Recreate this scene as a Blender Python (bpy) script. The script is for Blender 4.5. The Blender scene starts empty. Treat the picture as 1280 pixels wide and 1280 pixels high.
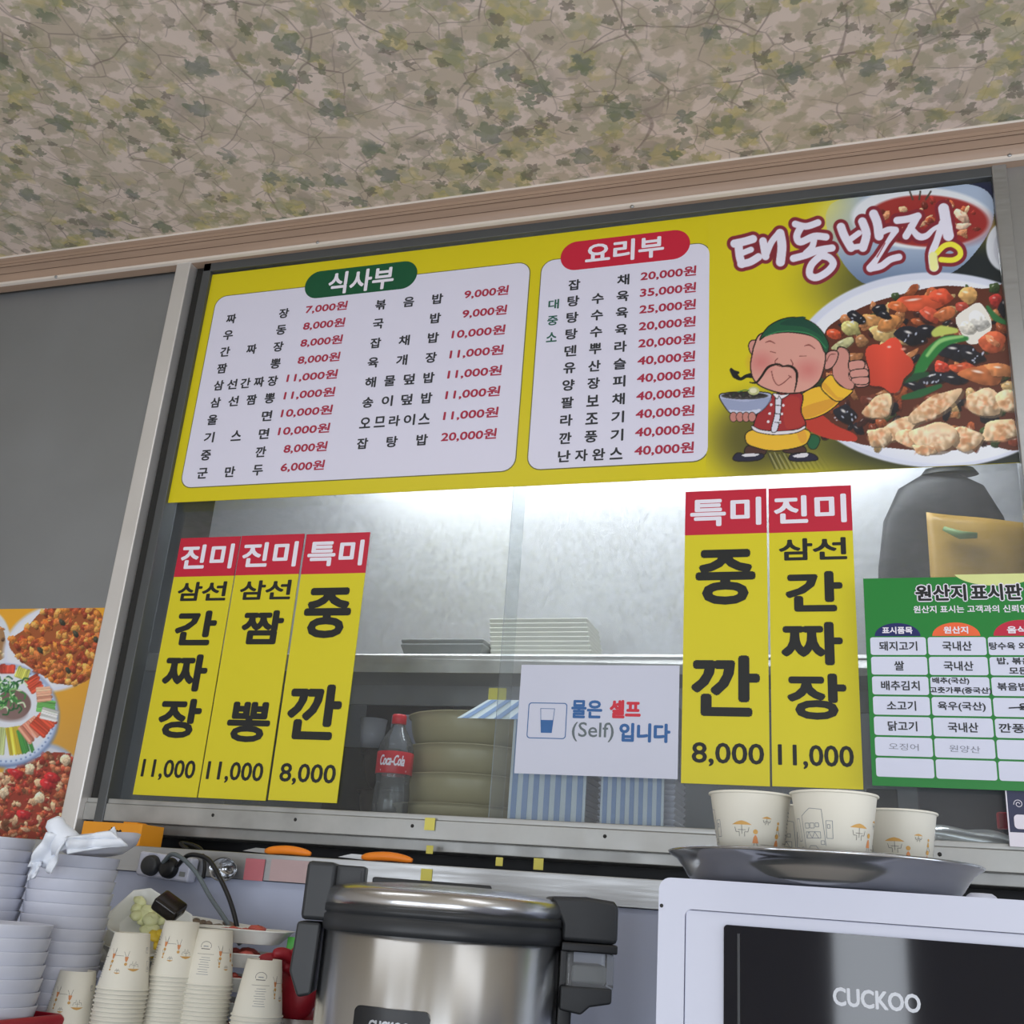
import bpy, bmesh, math, random
import numpy as np
from mathutils import Vector, Matrix, Euler
random.seed(7); RNG = np.random.RandomState(11)
SC = bpy.context.scene
COL = SC.collection
ZC = 1.10                                   # eye height of the seated photographer
FOC = 1334.57
# ---------------------------------------------------------------- camera, world, lights, exposure
cam = bpy.data.cameras.new('camera'); camo = bpy.data.objects.new('camera', cam); COL.objects.link(camo)
cam.sensor_fit = 'HORIZONTAL'; cam.sensor_width = 36.0; cam.lens = FOC / 1280 * 36.0
cam.clip_start = 0.02; cam.clip_end = 100
ROT = Euler((math.radians(110.3024), math.radians(-4.0828), math.radians(17.0539)), 'XYZ')
camo.location = (0, 0, ZC); camo.rotation_euler = ROT
SC.camera = camo
RM = ROT.to_matrix(); RMn = np.array(RM)
SC.view_settings.view_transform = 'Standard'; SC.view_settings.look = 'None'
SC.view_settings.gamma = 1; SC.view_settings.use_curve_mapping = False
SC.view_settings.exposure = -0.42
w = bpy.data.worlds.new('daylight'); SC.world = w; w.use_nodes = True
w.node_tree.nodes['Background'].inputs[0].default_value = (0.80, 0.88, 1.0, 1)
w.node_tree.nodes['Background'].inputs[1].default_value = 1.0
def area(name, loc, rot, sx, sy, power, color=(1, 1, 1)):
    l = bpy.data.lights.new(name, 'AREA'); l.shape = 'RECTANGLE'; l.size = sx; l.size_y = sy
    l.energy = power; l.color = color
    o = bpy.data.objects.new(name, l); COL.objects.link(o); o.location = loc
    o.rotation_euler = [math.radians(a) for a in rot]; return o
# daylight entering by the narrow shop-window panes behind the photographer and by the side window
for wx, ww, wp in ((-2.25, .55, 26), (-1.62, .30, 9), (-.95, .50, 19), (.02, .26, 10), (.95, .50, 20), (1.75, .90, 38)):
    area('window_daylight', (wx, -2.6, .87), (96, 0, 0), ww, 1.36, wp, (0.86, 0.92, 1.0))
area('side_window_daylight', (2.72, 0.2, 1.5), (90, 0, 90), 1.6, 1.3, 30, (0.80, 0.88, 1.0))
# ceiling lamps of the dining room, above and behind the photographer
area('ceiling_lamp_light', (-1.3, .55, 2.53), (0, 0, 0), 1.15, .26, 2.2, (1.0, 0.98, 0.97))
area('ceiling_lamp_light', (.75, .55, 2.53), (0, 0, 0), 1.15, .26, 2.2, (1.0, 0.98, 0.97))
# kitchen light fittings behind the hatch
area('kitchen_lamp_light', (-0.62, 2.12, 2.45), (14, 0, 0), 1.7, 0.14, 25, (0.93, 0.96, 1.0))
area('kitchen_back_light', (-0.4, 3.1, 2.5), (0, 0, 0), 1.8, 0.3, 12, (0.93, 0.97, 1.0))
# ---------------------------------------------------------------- projection helpers
def ray(px, py):
    return RM @ Vector(((px - 640) / FOC, -(py - 640) / FOC, -1))
def at(px, py, Y):
    r = ray(px, py); r = r * (Y / r.y); return Vector((r.x, r.y, r.z + ZC))
def atd(px, py, d):
    r = ray(px, py) * d; return Vector((r.x, r.y, r.z + ZC))
def proj(P):
    q = (np.asarray(P) - np.array([0, 0, ZC])) @ RMn
    return np.stack([640 + FOC * q[:, 0] / -q[:, 2], 640 - FOC * q[:, 1] / -q[:, 2]], 1)
# ---------------------------------------------------------------- materials
def lin(c):
    c = np.asarray(c, float) / 255.0
    return np.where(c <= 0.04045, c / 12.92, ((c + 0.055) / 1.055) ** 2.4)
def RGB(r, g, b, k=1.0):
    return tuple(np.clip(lin((r, g, b)) * k, 0, 0.93)) + (1,)
MATS = {}
def mat(name, color, rough=0.5, metal=0.0, spec=0.5, vary=0.06, scale=30.0, bump=0.0, stretch=(1, 1, 1), rvary=0.0, coat=0.0, trans=0.0, ior=1.45, alpha=1.0):
    if name in MATS: return MATS[name]
    m = bpy.data.materials.new(name); m.use_nodes = True; nt = m.node_tree; N = nt.nodes; L = nt.links
    b = N['Principled BSDF']; b.inputs['Roughness'].default_value = rough; b.inputs['Metallic'].default_value = metal
    b.inputs['Specular IOR Level'].default_value = spec; b.inputs['Coat Weight'].default_value = coat
    b.inputs['Transmission Weight'].default_value = trans; b.inputs['IOR'].default_value = ior; b.inputs['Alpha'].default_value = alpha
    tc = N.new('ShaderNodeTexCoord'); mp = N.new('ShaderNodeMapping'); mp.inputs['Scale'].default_value = stretch
    L.new(tc.outputs['Object'], mp.inputs[0])
    nz = N.new('ShaderNodeTexNoise'); nz.inputs['Scale'].default_value = scale; nz.inputs['Detail'].default_value = 5
    L.new(mp.outputs[0], nz.inputs['Vector'])
    mx = N.new('ShaderNodeMixRGB'); mx.blend_type = 'MIX'
    c = np.array(color[:3]); mx.inputs[1].default_value = tuple(np.clip(c * (1 - vary), 0, 1)) + (1,)
    mx.inputs[2].default_value = tuple(np.clip(c * (1 + vary), 0, 1)) + (1,)
    L.new(nz.outputs[0], mx.inputs[0]); L.new(mx.outputs[0], b.inputs['Base Color'])
    if rvary:
        r = N.new('ShaderNodeMapRange'); r.inputs[3].default_value = max(rough - rvary, 0.02); r.inputs[4].default_value = rough + rvary
        r.inputs[1].default_value = .3; r.inputs[2].default_value = .7
        L.new(nz.outputs[0], r.inputs[0]); L.new(r.outputs[0], b.inputs['Roughness'])
    if bump:
        bp = N.new('ShaderNodeBump'); bp.inputs['Strength'].default_value = bump; bp.inputs['Distance'].default_value = 0.002
        L.new(nz.outputs[0], bp.inputs['Height']); L.new(bp.outputs[0], b.inputs['Normal'])
    MATS[name] = m; return m
def print_mat(name, rough=0.45):
    m = bpy.data.materials.new(name); m.use_nodes = True; nt = m.node_tree
    a = nt.nodes.new('ShaderNodeAttribute'); a.attribute_name = 'print'
    b = nt.nodes['Principled BSDF']; b.inputs['Roughness'].default_value = rough
    nt.links.new(a.outputs['Color'], b.inputs['Base Color']); return m
def glass_mat(name, tint=(0.93, 0.96, 0.97), haze=0.0, refl=1.0):
    m = bpy.data.materials.new(name); m.use_nodes = True; nt = m.node_tree; N = nt.nodes; L = nt.links
    N.remove(N['Principled BSDF']); out = N['Material Output']
    tr = N.new('ShaderNodeBsdfTransparent'); tr.inputs[0].default_value = tint + (1,)
    gl = N.new('ShaderNodeBsdfGlossy'); gl.inputs['Roughness'].default_value = 0.02
    fr = N.new('ShaderNodeFresnel'); fr.inputs[0].default_value = 1.45
    df = N.new('ShaderNodeBsdfDiffuse'); df.inputs[0].default_value = (0.8, 0.82, 0.85, 1)
    nz = N.new('ShaderNodeTexNoise'); nz.inputs['Scale'].default_value = 6; nz.inputs['Detail'].default_value = 6
    tc = N.new('ShaderNodeTexCoord'); L.new(tc.outputs['Object'], nz.inputs['Vector'])
    mr = N.new('ShaderNodeMapRange'); mr.inputs[3].default_value = haze * .4; mr.inputs[4].default_value = haze * 1.6
    L.new(nz.outputs[0], mr.inputs[0])
    m1 = N.new('ShaderNodeMixShader'); L.new(mr.outputs[0], m1.inputs[0]); L.new(tr.outputs[0], m1.inputs[1]); L.new(df.outputs[0], m1.inputs[2])
    m2 = N.new('ShaderNodeMixShader'); L.new(fr.outputs[0], m2.inputs[0]); L.new(m1.outputs[0], m2.inputs[1]); L.new(gl.outputs[0], m2.inputs[2])
    L.new(m2.outputs[0], out.inputs[0]); MATS[name] = m; return m
def emit_mat(name, color, s):
    m = bpy.data.materials.new(name); m.use_nodes = True; b = m.node_tree.nodes['Principled BSDF']
    b.inputs['Base Color'].default_value = color; b.inputs['Emission Color'].default_value = color; b.inputs['Emission Strength'].default_value = s
    MATS[name] = m; return m
K = 1.45
M = {}
M['yellow'] = mat('sign yellow vinyl', RGB(186, 172, 20, K), .38, vary=.02, scale=8)
M['stripyellow'] = mat('board yellow vinyl', RGB(190, 178, 30, K), .4, vary=.02, scale=8)
M['panelwhite'] = mat('sign white vinyl', RGB(192, 190, 205, K), .4, vary=.015, scale=6)
M['outline'] = mat('sign outline ink', RGB(95, 92, 50, K), .5)
M['black'] = mat('black ink', RGB(28, 30, 30), .5)
M['darkink'] = mat('dark grey ink', RGB(48, 50, 55), .5)
M['redink'] = mat('dark red ink', RGB(160, 40, 65, 1.2), .5)
M['redhead'] = mat('red vinyl', RGB(170, 28, 50, K), .4, vary=.03)
M['greenhead'] = mat('dark green vinyl', RGB(12, 72, 45, K), .4, vary=.03)
M['whiteink'] = mat('white ink', RGB(205, 200, 210, K), .5, vary=.01)
M['greenink'] = mat('green ink', RGB(35, 95, 80), .5)
M['paper'] = mat('laminated white paper', RGB(180, 182, 196, K), .3, vary=.03, scale=5, coat=.3)
M['blueink'] = mat('blue ink', RGB(50, 95, 150, 1.2), .5)
M['scarletink'] = mat('scarlet ink', RGB(195, 45, 60, 1.2), .5)
M['green'] = mat('poster green', RGB(30, 122, 50, 1.2), .35, vary=.08, scale=5)
M['cell'] = mat('poster cell white', RGB(190, 192, 208, K), .35, vary=.01)
M['navy'] = mat('navy ink', RGB(25, 30, 85, K), .4)
M['orange'] = mat('orange ink', RGB(210, 90, 50, K), .4)
M['crimson'] = mat('crimson ink', RGB(170, 30, 55, K), .4)
M['palegreen'] = mat('pale yellow green ink', RGB(190, 195, 130, K), .4)
M['pencil'] = mat('pale pencil', RGB(130, 132, 145, 1.2), .6)
M['steel'] = mat('brushed stainless steel', (.42, .425, .43), .38, .85, vary=.07, scale=9, bump=.05, stretch=(1, 1, 22), rvary=.08)
M['panelsteel'] = mat('fogged steel sheet', (.62, .63, .67), .42, .7, vary=.07, scale=70, bump=.06, stretch=(1.6, 1.6, 1), rvary=.06)
M['leftsteel'] = mat('satin grey steel sheet', (.33, .345, .36), .42, .6, vary=.08, scale=4, bump=.03, rvary=.06)
M['poststeel'] = mat('bright steel post', (.80, .78, .76), .35, .55, vary=.12, scale=4, stretch=(1, 1, .8), rvary=.12)
M['cooksteel'] = mat('cooker steel', (.62, .62, .62), .28, 1, vary=.04, scale=40, stretch=(1, 1, .02))
_n = M['cooksteel'].node_tree; _b = _n.nodes['Principled BSDF']; _b.inputs['Anisotropic'].default_value = .93; _b.inputs['Anisotropic Rotation'].default_value = .25
_t = _n.nodes.new('ShaderNodeTangent'); _t.direction_type = 'RADIAL'; _t.axis = 'Z'; _n.links.new(_t.outputs[0], _b.inputs['Tangent'])
M['lidsteel'] = mat('cooker lid steel', (.60, .60, .61), .26, 1, vary=.03, scale=40)
M['traysteel'] = mat('scratched tray steel', (.44, .45, .47), .2, 1, vary=.2, scale=18, bump=.06, rvary=.10)
M['dirtysteel'] = mat('soiled rail steel', (.40, .40, .385), .42, .5, vary=.35, scale=16, bump=.08, rvary=.1)
M['wood'] = mat('wood grain moulding', RGB(156, 132, 114, 1.25), .4, vary=.16, scale=22, stretch=(.12, 3, 3), bump=.05)
M['edgehighlight'] = mat('painted moulding highlight', RGB(205, 195, 185, 1.3), .3, vary=.05, scale=20)
M['darkframe'] = mat('dark grey frame', RGB(95, 98, 100), .4, .5, vary=.1, scale=12)
M['darkgap'] = mat('black rubber seal', RGB(35, 34, 32), .6)
M['lowerwall'] = mat('painted blue grey wall board', RGB(160, 166, 186, 1.25), .5, vary=.04, scale=3, bump=.02)
M['plastblack'] = mat('charcoal plastic', RGB(50, 52, 55), .42, vary=.05, scale=80, bump=.02)
M['plastdark'] = mat('black plastic', RGB(28, 29, 32), .35)
M['whiteplastic'] = mat('white plastic', RGB(200, 203, 220, .98), .28, vary=.015, scale=5)
M['glossblack'] = mat('black glass', (.006, .007, .012, 1), .05, spec=.6)
M['logo'] = mat('silver lettering', (.46, .47, .50), .35, .3)
M['cuppaper'] = mat('cream paper cup', RGB(222, 218, 205, 1.08), .5, vary=.02, scale=20)
M['cupbrown'] = mat('brown line print', RGB(110, 105, 100), .6)
M['cupgrey'] = mat('grey line print', RGB(125, 130, 140), .6)
M['cupochre'] = mat('ochre print', RGB(200, 155, 85, 1.05), .6)
M['cuporange'] = mat('rust orange print', RGB(205, 135, 85, 1.05), .6)
M['melamine'] = mat('white melamine', RGB(198, 200, 212, 1.08), .3, vary=.01)
M['cloth'] = mat('white cotton cloth', RGB(208, 212, 224, 1.3), .85, vary=.03, scale=60, bump=.15)
M['khaki'] = mat('khaki melamine', RGB(150, 142, 112, 1.25), .35, vary=.05, scale=8)
M['brownbowl'] = mat('dark brown bowl', RGB(58, 50, 44), .4)
M['redplastic'] = mat('red plastic', RGB(165, 25, 45), .35)
M['rubberred'] = mat('red rubber glove', RGB(140, 22, 35), .45, vary=.12, scale=12, bump=.05)
M['amber'] = mat('amber card', RGB(228, 150, 35, 1.15), .5, vary=.03)
M['orangeplastic'] = mat('orange plastic', RGB(235, 130, 35, 1.15), .35)
M['cable_grey'] = mat('grey cable', RGB(105, 115, 120), .5)
M['clearplastic'] = glass_mat('clear plastic', (.90, .92, .93), .16)
M['milky'] = mat('milky tray plastic', RGB(205, 205, 200, 1.2), .3, vary=.03)
M['kitchenwall'] = mat('kitchen wall tile grey', RGB(120, 124, 128), .6, vary=.1, scale=3)
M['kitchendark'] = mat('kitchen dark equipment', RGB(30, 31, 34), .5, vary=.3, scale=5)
M['offwhite'] = mat('off white foam', RGB(196, 196, 186, 1.2), .6, vary=.04)
M['greytray'] = mat('grey tray plastic', RGB(135, 138, 138), .45)
M['stripeblue'] = mat('blue reflected stripe', RGB(140, 165, 205, 1.2), .4)
M['stripewhite'] = mat('white reflected stripe', RGB(215, 225, 240, 1.2), .4)
M['note'] = mat('yellow note paper and reflection', RGB(205, 195, 95, 1.2), .7)
M['foil'] = mat('silver foil pouch', (.72, .74, .74), .28, .8, vary=.15, scale=20, bump=.5)
M['petcola'] = glass_mat('clear bottle plastic', (.74, .76, .77), .10)
M['capred'] = mat('red bottle cap', RGB(205, 30, 45), .35)
M['labelred'] = mat('red label film', RGB(200, 35, 50), .35)
M['roomwall'] = mat('beige dining wall', RGB(190, 184, 176, 1.1), .7, vary=.04, scale=3)
M['roomfloor'] = mat('pale beige floor', RGB(190, 182, 172, 1.1), .5, vary=.1, scale=3)
M['glass'] = glass_mat('window glass', (.93, .95, .95), .025)
M['glasshaze'] = glass_mat('dusty window glass', (.90, .92, .93), .06)
M['pane'] = emit_mat('daylit frosted pane', (.30, .55, .62, 1), 1.0)
M['lampface'] = emit_mat('lit lamp diffuser', (.95, .98, 1, 1), 2.5)
# ---------------------------------------------------------------- mesh helpers
class MB:
    def __init__(s): s.v = []; s.f = []; s.m = []
    def add(s, vs, fs, mi=0):
        o = len(s.v); s.v += [tuple(v) for v in vs]; s.f += [tuple(i + o for i in f) for f in fs]; s.m += [mi] * len(fs); return s
    def box(s, x0, x1, y0, y1, z0, z1, mi=0, T=None):
        vs = [(x, y, z) for x in (x0, x1) for y in (y0, y1) for z in (z0, z1)]
        if T is not None: vs = [T @ Vector(v) for v in vs]
        return s.add(vs, [(0, 1, 3, 2), (4, 6, 7, 5), (0, 4, 5, 1), (2, 3, 7, 6), (0, 2, 6, 4), (1, 5, 7, 3)], mi)
    def lathe(s, prof, seg=40, c=(0, 0, 0), mi=0, closed=False, T=None, sy=1.0):
        n = len(prof); vs = []
        for k in range(seg):
            a = 2 * math.pi * k / seg
            for r, z in prof:
                v = Vector((c[0] + r * math.cos(a), c[1] + sy * r * math.sin(a), c[2] + z))
                vs.append(T @ v if T is not None else v)
        fs = []
        for k in range(seg):
            k2 = (k + 1) % seg
            for i in range(n - 1 if not closed else n):
                j = (i + 1) % n; fs.append((k * n + i, k2 * n + i, k2 * n + j, k * n + j))
        return s.add(vs, fs, mi)
    def tube(s, pts, r, seg=8, mi=0, caps=True):
        pts = [Vector(p) for p in pts]; n = len(pts); rr = r if hasattr(r, '__len__') else [r] * n
        vs = []; prev = None
        for i, p in enumerate(pts):
            t = (pts[min(i + 1, n - 1)] - pts[max(i - 1, 0)]).normalized()
            a = prev if prev is not None else (Vector((0, 0, 1)) if abs(t.z) < .9 else Vector((1, 0, 0)))
            u = (a - t * a.dot(t)).normalized(); prev = u; v = t.cross(u)
            for k in range(seg):
                q = 2 * math.pi * k / seg; vs.append(p + rr[i] * (u * math.cos(q) + v * math.sin(q)))
        fs = [(i * seg + k, i * seg + (k + 1) % seg, (i + 1) * seg + (k + 1) % seg, (i + 1) * seg + k) for i in range(n - 1) for k in range(seg)]
        if caps: fs += [tuple(range(seg))[::-1], tuple((n - 1) * seg + k for k in range(seg))]
        return s.add(vs, fs, mi)
    def prism_xz(s, poly, y0, y1, mi=0):        # outline in the wall plane, given depth
        n = len(poly); vs = [(x, y0, z) for x, z in poly] + [(x, y1, z) for x, z in poly]
        fs = [tuple(range(n)), tuple(range(2 * n - 1, n - 1, -1))] + [(i, (i + 1) % n, n + (i + 1) % n, n + i) for i in range(n)]
        return s.add(vs, fs, mi)
    def ball(s, c, r, mi=0, sx=1, sy=1, sz=1, seg=12, jit=0):
        vs = []; fs = []; R = seg // 2
        for i in range(R + 1):
            for k in range(seg):
                a = math.pi * i / R; b = 2 * math.pi * k / seg; q = 1 + random.uniform(-jit, jit)
                vs.append((c[0] + sx * r * q * math.sin(a) * math.cos(b), c[1] + sy * r * q * math.sin(a) * math.sin(b), c[2] + sz * r * q * math.cos(a)))
        for i in range(R):
            for k in range(seg): fs.append((i * seg + k, (i + 1) * seg + k, (i + 1) * seg + (k + 1) % seg, i * seg + (k + 1) % seg))
        return s.add(vs, fs, mi)
    def build(s, name, mats, parent=None, smooth=False, bevel=0, bseg=2, subsurf=0, fixn=True):
        me = bpy.data.meshes.new(name); me.from_pydata(s.v, [], s.f)
        for m in (mats if isinstance(mats, (list, tuple)) else [mats]): me.materials.append(m)
        me.polygons.foreach_set('material_index', s.m)
        if fixn:
            bm = bmesh.new(); bm.from_mesh(me); bmesh.ops.remove_doubles(bm, verts=bm.verts, dist=1e-6)
            bmesh.ops.recalc_face_normals(bm, faces=bm.faces); bm.to_mesh(me); bm.free()
        if smooth:
            me.polygons.foreach_set('use_smooth', [True] * len(me.polygons))
        o = bpy.data.objects.new(name, me); COL.objects.link(o)
        if bevel:
            b = o.modifiers.new('bevel', 'BEVEL'); b.width = bevel; b.segments = bseg; b.limit_method = 'ANGLE'; b.angle_limit = math.radians(40)
            me.polygons.foreach_set('use_smooth', [True] * len(me.polygons))
            wn = o.modifiers.new('wn', 'WEIGHTED_NORMAL')
        if subsurf:
            u = o.modifiers.new('sub', 'SUBSURF'); u.levels = subsurf; u.render_levels = subsurf
            me.polygons.foreach_set('use_smooth', [True] * len(me.polygons))
        if parent: o.parent = parent
        return o
def empty(name, loc=(0, 0, 0), rz=0):
    o = bpy.data.objects.new(name, None); COL.objects.link(o); o.location = loc; o.rotation_euler = (0, 0, rz); o.empty_display_size = .05; return o
def tag(o, label=None, cat=None, group=None, kind=None):
    if label: o['label'] = label
    if cat: o['category'] = cat
    if group: o['group'] = group
    if kind: o['kind'] = kind
    return o
def struct(o, label=None): o['kind'] = 'structure'; o['label'] = label or o.name; return o
def shade(o, ang=35):
    me = o.data; me.polygons.foreach_set('use_smooth', [True] * len(me.polygons))
    try: me.set_sharp_from_angle(angle=math.radians(ang))
    except Exception: pass
    return o
def thick(prof, t):                              # outline of a thin shell from its outer profile
    return prof + [(max(r - t, 0.0001), z + (t if i == 0 else 0)) for i, (r, z) in reversed(list(enumerate(prof)))]
def rrect(x0, x1, z0, z1, r, n=6):
    out = []
    for cx, cz, a0 in ((x1 - r, z1 - r, 0), (x0 + r, z1 - r, 90), (x0 + r, z0 + r, 180), (x1 - r, z0 + r, 270)):
        for i in range(n + 1):
            a = math.radians(a0 + 90 * i / n); out.append((cx + r * math.cos(a), cz + r * math.sin(a)))
    return out
# ---------------------------------------------------------------- lettering
GL = {}
def glyphs(body, shear=0.0):
    key = (body, shear)
    if key in GL: return GL[key]
    c = bpy.data.curves.new('t', 'FONT'); c.body = body; c.resolution_u = 3; c.shear = shear
    o = bpy.data.objects.new('t', c); COL.objects.link(o); bpy.context.view_layer.update()
    me = bpy.data.meshes.new_from_object(o.evaluated_get(bpy.context.evaluated_depsgraph_get()))
    v = np.array([p.co[:2] for p in me.vertices]); f = [tuple(p.vertices) for p in me.polygons]
    bpy.data.objects.remove(o); bpy.data.curves.remove(c); bpy.data.meshes.remove(me)
    GL[key] = (v, f); return GL[key]
def word(mb, body, cx, cz, w, h, Y, bold=0.0, n=8, mi=0, shear=0.0, step=1.5e-5, rot=0.0, keep=None):
    """lettering centred at cx, cz, fitted into w by h (either may be None) on the plane y = Y"""
    v, f = glyphs(body, shear); lo = v.min(0); hi = v.max(0); s = hi - lo
    sx = w / s[0] if w else None; sz = h / s[1] if h else None
    sx = sx or sz; sz = sz or sx
    q = (v - (lo + hi) / 2) * np.array([sx, sz])
    offs = [(0, 0)] + ([(bold * math.cos(2 * math.pi * k / n), bold * math.sin(2 * math.pi * k / n)) for k in range(n)] if bold else [])
    for i, (dx, dz) in enumerate(offs):
        p = q + np.array([dx, dz])
        if rot: c, s_ = math.cos(rot), math.sin(rot); p = np.stack([p[:, 0] * c - p[:, 1] * s_, p[:, 0] * s_ + p[:, 1] * c], 1)
        mb.add([(cx + a, Y - i * step, cz + b) for a, b in p], f, mi)
def word_px(mb, body, x0, x1, yc, hpx, Y, bold=0.0, **k):
    a = at(x0, yc, Y); b = at(x1, yc, Y); xm = (x0 + x1) / 2
    c = at(xm, yc, Y); h = at(xm, yc - hpx / 2, Y).z - at(xm, yc + hpx / 2, Y).z if hpx else None
    word(mb, body, (a.x + b.x) / 2, c.z, b.x - a.x, h, Y, bold, **k)
# ---------------------------------------------------------------- flat picture prints (painted as vertex colours of a flat sheet)
def vnoise(P, s, seed):
    r = np.random.RandomState(seed); T = r.rand(64, 64); q = P / s; i = np.floor(q).astype(int); f = q - i; f = f * f * (3 - 2 * f)
    def g(dx, dy): return T[(i[:, 0] + dx) % 64, (i[:, 1] + dy) % 64]
    return (g(0, 0) * (1 - f[:, 0]) + g(1, 0) * f[:, 0]) * (1 - f[:, 1]) + (g(0, 1) * (1 - f[:, 0]) + g(1, 1) * f[:, 0]) * f[:, 1]
def smooth_poly(pts, n=6, closed=True):
    pts = [np.array(p, float) for p in pts]; m = len(pts); out = []
    for i in range(m if closed else m - 1):
        if closed: p0, p1, p2, p3 = pts[i - 1], pts[i], pts[(i + 1) % m], pts[(i + 2) % m]
        else: p0, p1, p2, p3 = pts[max(i - 1, 0)], pts[i], pts[i + 1], pts[min(i + 2, m - 1)]
        for k in range(n):
            t = k / n; out.append(.5 * ((2 * p1) + (p2 - p0) * t + (2 * p0 - 5 * p1 + 4 * p2 - p3) * t * t + (3 * p1 - p0 - 3 * p2 + p3) * t ** 3))
    if not closed: out.append(pts[-1])
    return np.array(out)
class Print:
    def __init__(s, x0, x1, z0, z1, Y, step, base, org=(0, 0), sc=1.0):
        s.nx = int(round((x1 - x0) / step)) + 1; s.nz = int(round((z1 - z0) / step)) + 1
        X, Z = np.meshgrid(np.linspace(x0, x1, s.nx), np.linspace(z0, z1, s.nz))
        s.V = np.stack([X.ravel(), np.full(X.size, Y), Z.ravel()], 1)
        s.Q = proj(s.V); s.base = np.array(base, float); s.C = np.tile(s.base, (len(s.Q), 1)); s.use(org, sc)
    def use(s, org, sc): s.P = (s.Q - np.array(org)) * sc; return s      # work in a zoomed frame of the sheet
    def sel(s, x0, y0, x1, y1):
        P = s.P; return np.nonzero((P[:, 0] > x0) & (P[:, 0] < x1) & (P[:, 1] > y0) & (P[:, 1] < y1))[0]
    def mix(s, idx, a, col):
        if len(idx): a = np.clip(a, 0, 1)[:, None]; s.C[idx] = s.C[idx] * (1 - a) + np.asarray(col, float) * a
    def inside(s, idx, pts):
        x = s.P[idx, 0]; y = s.P[idx, 1]; c = np.zeros(len(idx), bool); j = len(pts) - 1
        for i in range(len(pts)):
            xi, yi = pts[i]; xj, yj = pts[j]
            if yi != yj:
                t = ((yi > y) != (yj > y)) & (x < (xj - xi) * (y - yi) / (yj - yi) + xi); c ^= t
            j = i
        return c
    def poly(s, pts, col, smooth=True, a=1.0, edge=None, ew=5):
        q = smooth_poly(pts) if smooth else np.array(pts, float)
        idx = s.sel(q[:, 0].min() - 1, q[:, 1].min() - 1, q[:, 0].max() + 1, q[:, 1].max() + 1); m = s.inside(idx, q)
        s.mix(idx[m], np.full(m.sum(), a), col)
        if edge is not None: s.stroke(np.vstack([q, q[:1]]), ew, edge)
        return idx[m]
    def dist(s, idx, pts, wd):
        P = s.P[idx]; best = np.full(len(idx), 1e9)
        for i in range(len(pts) - 1):
            a = pts[i]; b = pts[i + 1]; d = b - a; L = d @ d
            t = np.clip(((P - a) @ d) / L, 0, 1) if L > 0 else np.zeros(len(P))
            ww = wd[i] + (wd[i + 1] - wd[i]) * t
            best = np.minimum(best, np.hypot(*(P - a - t[:, None] * d).T) - ww / 2)
        return best
    def stroke(s, pts, wd, col, soft=2.0, a=1.0, smooth=False):
        pts = smooth_poly(pts, 5, False) if smooth else np.array(pts, float)
        if hasattr(wd, '__len__'): wd = np.interp(np.linspace(0, 1, len(pts)), np.linspace(0, 1, len(wd)), wd)
        else: wd = np.full(len(pts), float(wd))
        m = wd.max(); idx = s.sel(pts[:, 0].min() - m, pts[:, 1].min() - m, pts[:, 0].max() + m, pts[:, 1].max() + m)
        if len(idx): s.mix(idx, a * (1 - s.dist(idx, pts, wd) / soft) * 1.0, col)
    def ell(s, cx, cy, rx, ry, col, rot=0, a=1.0, soft=0.04):
        m = max(rx, ry) * (1 + soft * 3) + 2; idx = s.sel(cx - m, cy - m, cx + m, cy + m)
        d = s.P[idx] - np.array([cx, cy]); c, q = math.cos(rot), math.sin(rot)
        u = d[:, 0] * c + d[:, 1] * q; v = -d[:, 0] * q + d[:, 1] * c; r = np.hypot(u / rx, v / ry)
        s.mix(idx, a * np.clip((1 + soft - r) / (2 * soft), 0, 1), col); return idx[r < 1]
    def chunk(s, cx, cy, rx, ry, col, rot, seed, hl=.5, dark=.5):
        r = np.random.RandomState(seed); n = 9
        pts = []
        for i in range(n):
            a = 2 * math.pi * i / n; k = r.uniform(.72, 1.15); u = rx * k * math.cos(a); v = ry * k * math.sin(a)
            pts.append((cx + u * math.cos(rot) - v * math.sin(rot), cy + u * math.sin(rot) + v * math.cos(rot)))
        s.poly([(x + .10 * rx, y + .16 * ry) for x, y in pts], np.array(col) * .45, a=dark)
        idx = s.poly(pts, col)
        if len(idx):
            d = (s.P[idx] - np.array([cx, cy])) / max(rx, ry)
            sh = np.clip(.5 - .55 * (d[:, 0] * .5 + d[:, 1]) * 1.0, 0, 1) + (vnoise(s.P[idx], max(rx, ry) * .22, seed % 97) - .5) * .5
            s.C[idx] = np.clip(s.C[idx] * (.62 + .62 * sh)[:, None], 0, 245)
            if hl > 0:
                s.ell(cx - rx * .2, cy - ry * .35, rx * .22, ry * .12, (240, 232, 225), rot, hl, .5)
    def build(s, name, m, parent, k=K, gain=1.0):
        nx, nz = s.nx, s.nz; me = bpy.data.meshes.new(name)
        i = (np.arange(nz - 1)[:, None] * nx + np.arange(nx - 1)[None, :]).ravel()
        F = np.stack([i, i + 1, i + nx + 1, i + nx], 1).astype(np.int32)
        me.vertices.add(len(s.V)); me.vertices.foreach_set('co', s.V.astype(np.float32).ravel())
        me.loops.add(F.size); me.loops.foreach_set('vertex_index', F.ravel())
        me.polygons.add(len(F)); me.polygons.foreach_set('loop_start', np.arange(0, F.size, 4, dtype=np.int32))
        me.polygons.foreach_set('loop_total', np.full(len(F), 4, dtype=np.int32)); me.update(calc_edges=True)
        at_ = me.color_attributes.new('print', 'FLOAT_COLOR', 'POINT')
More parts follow.
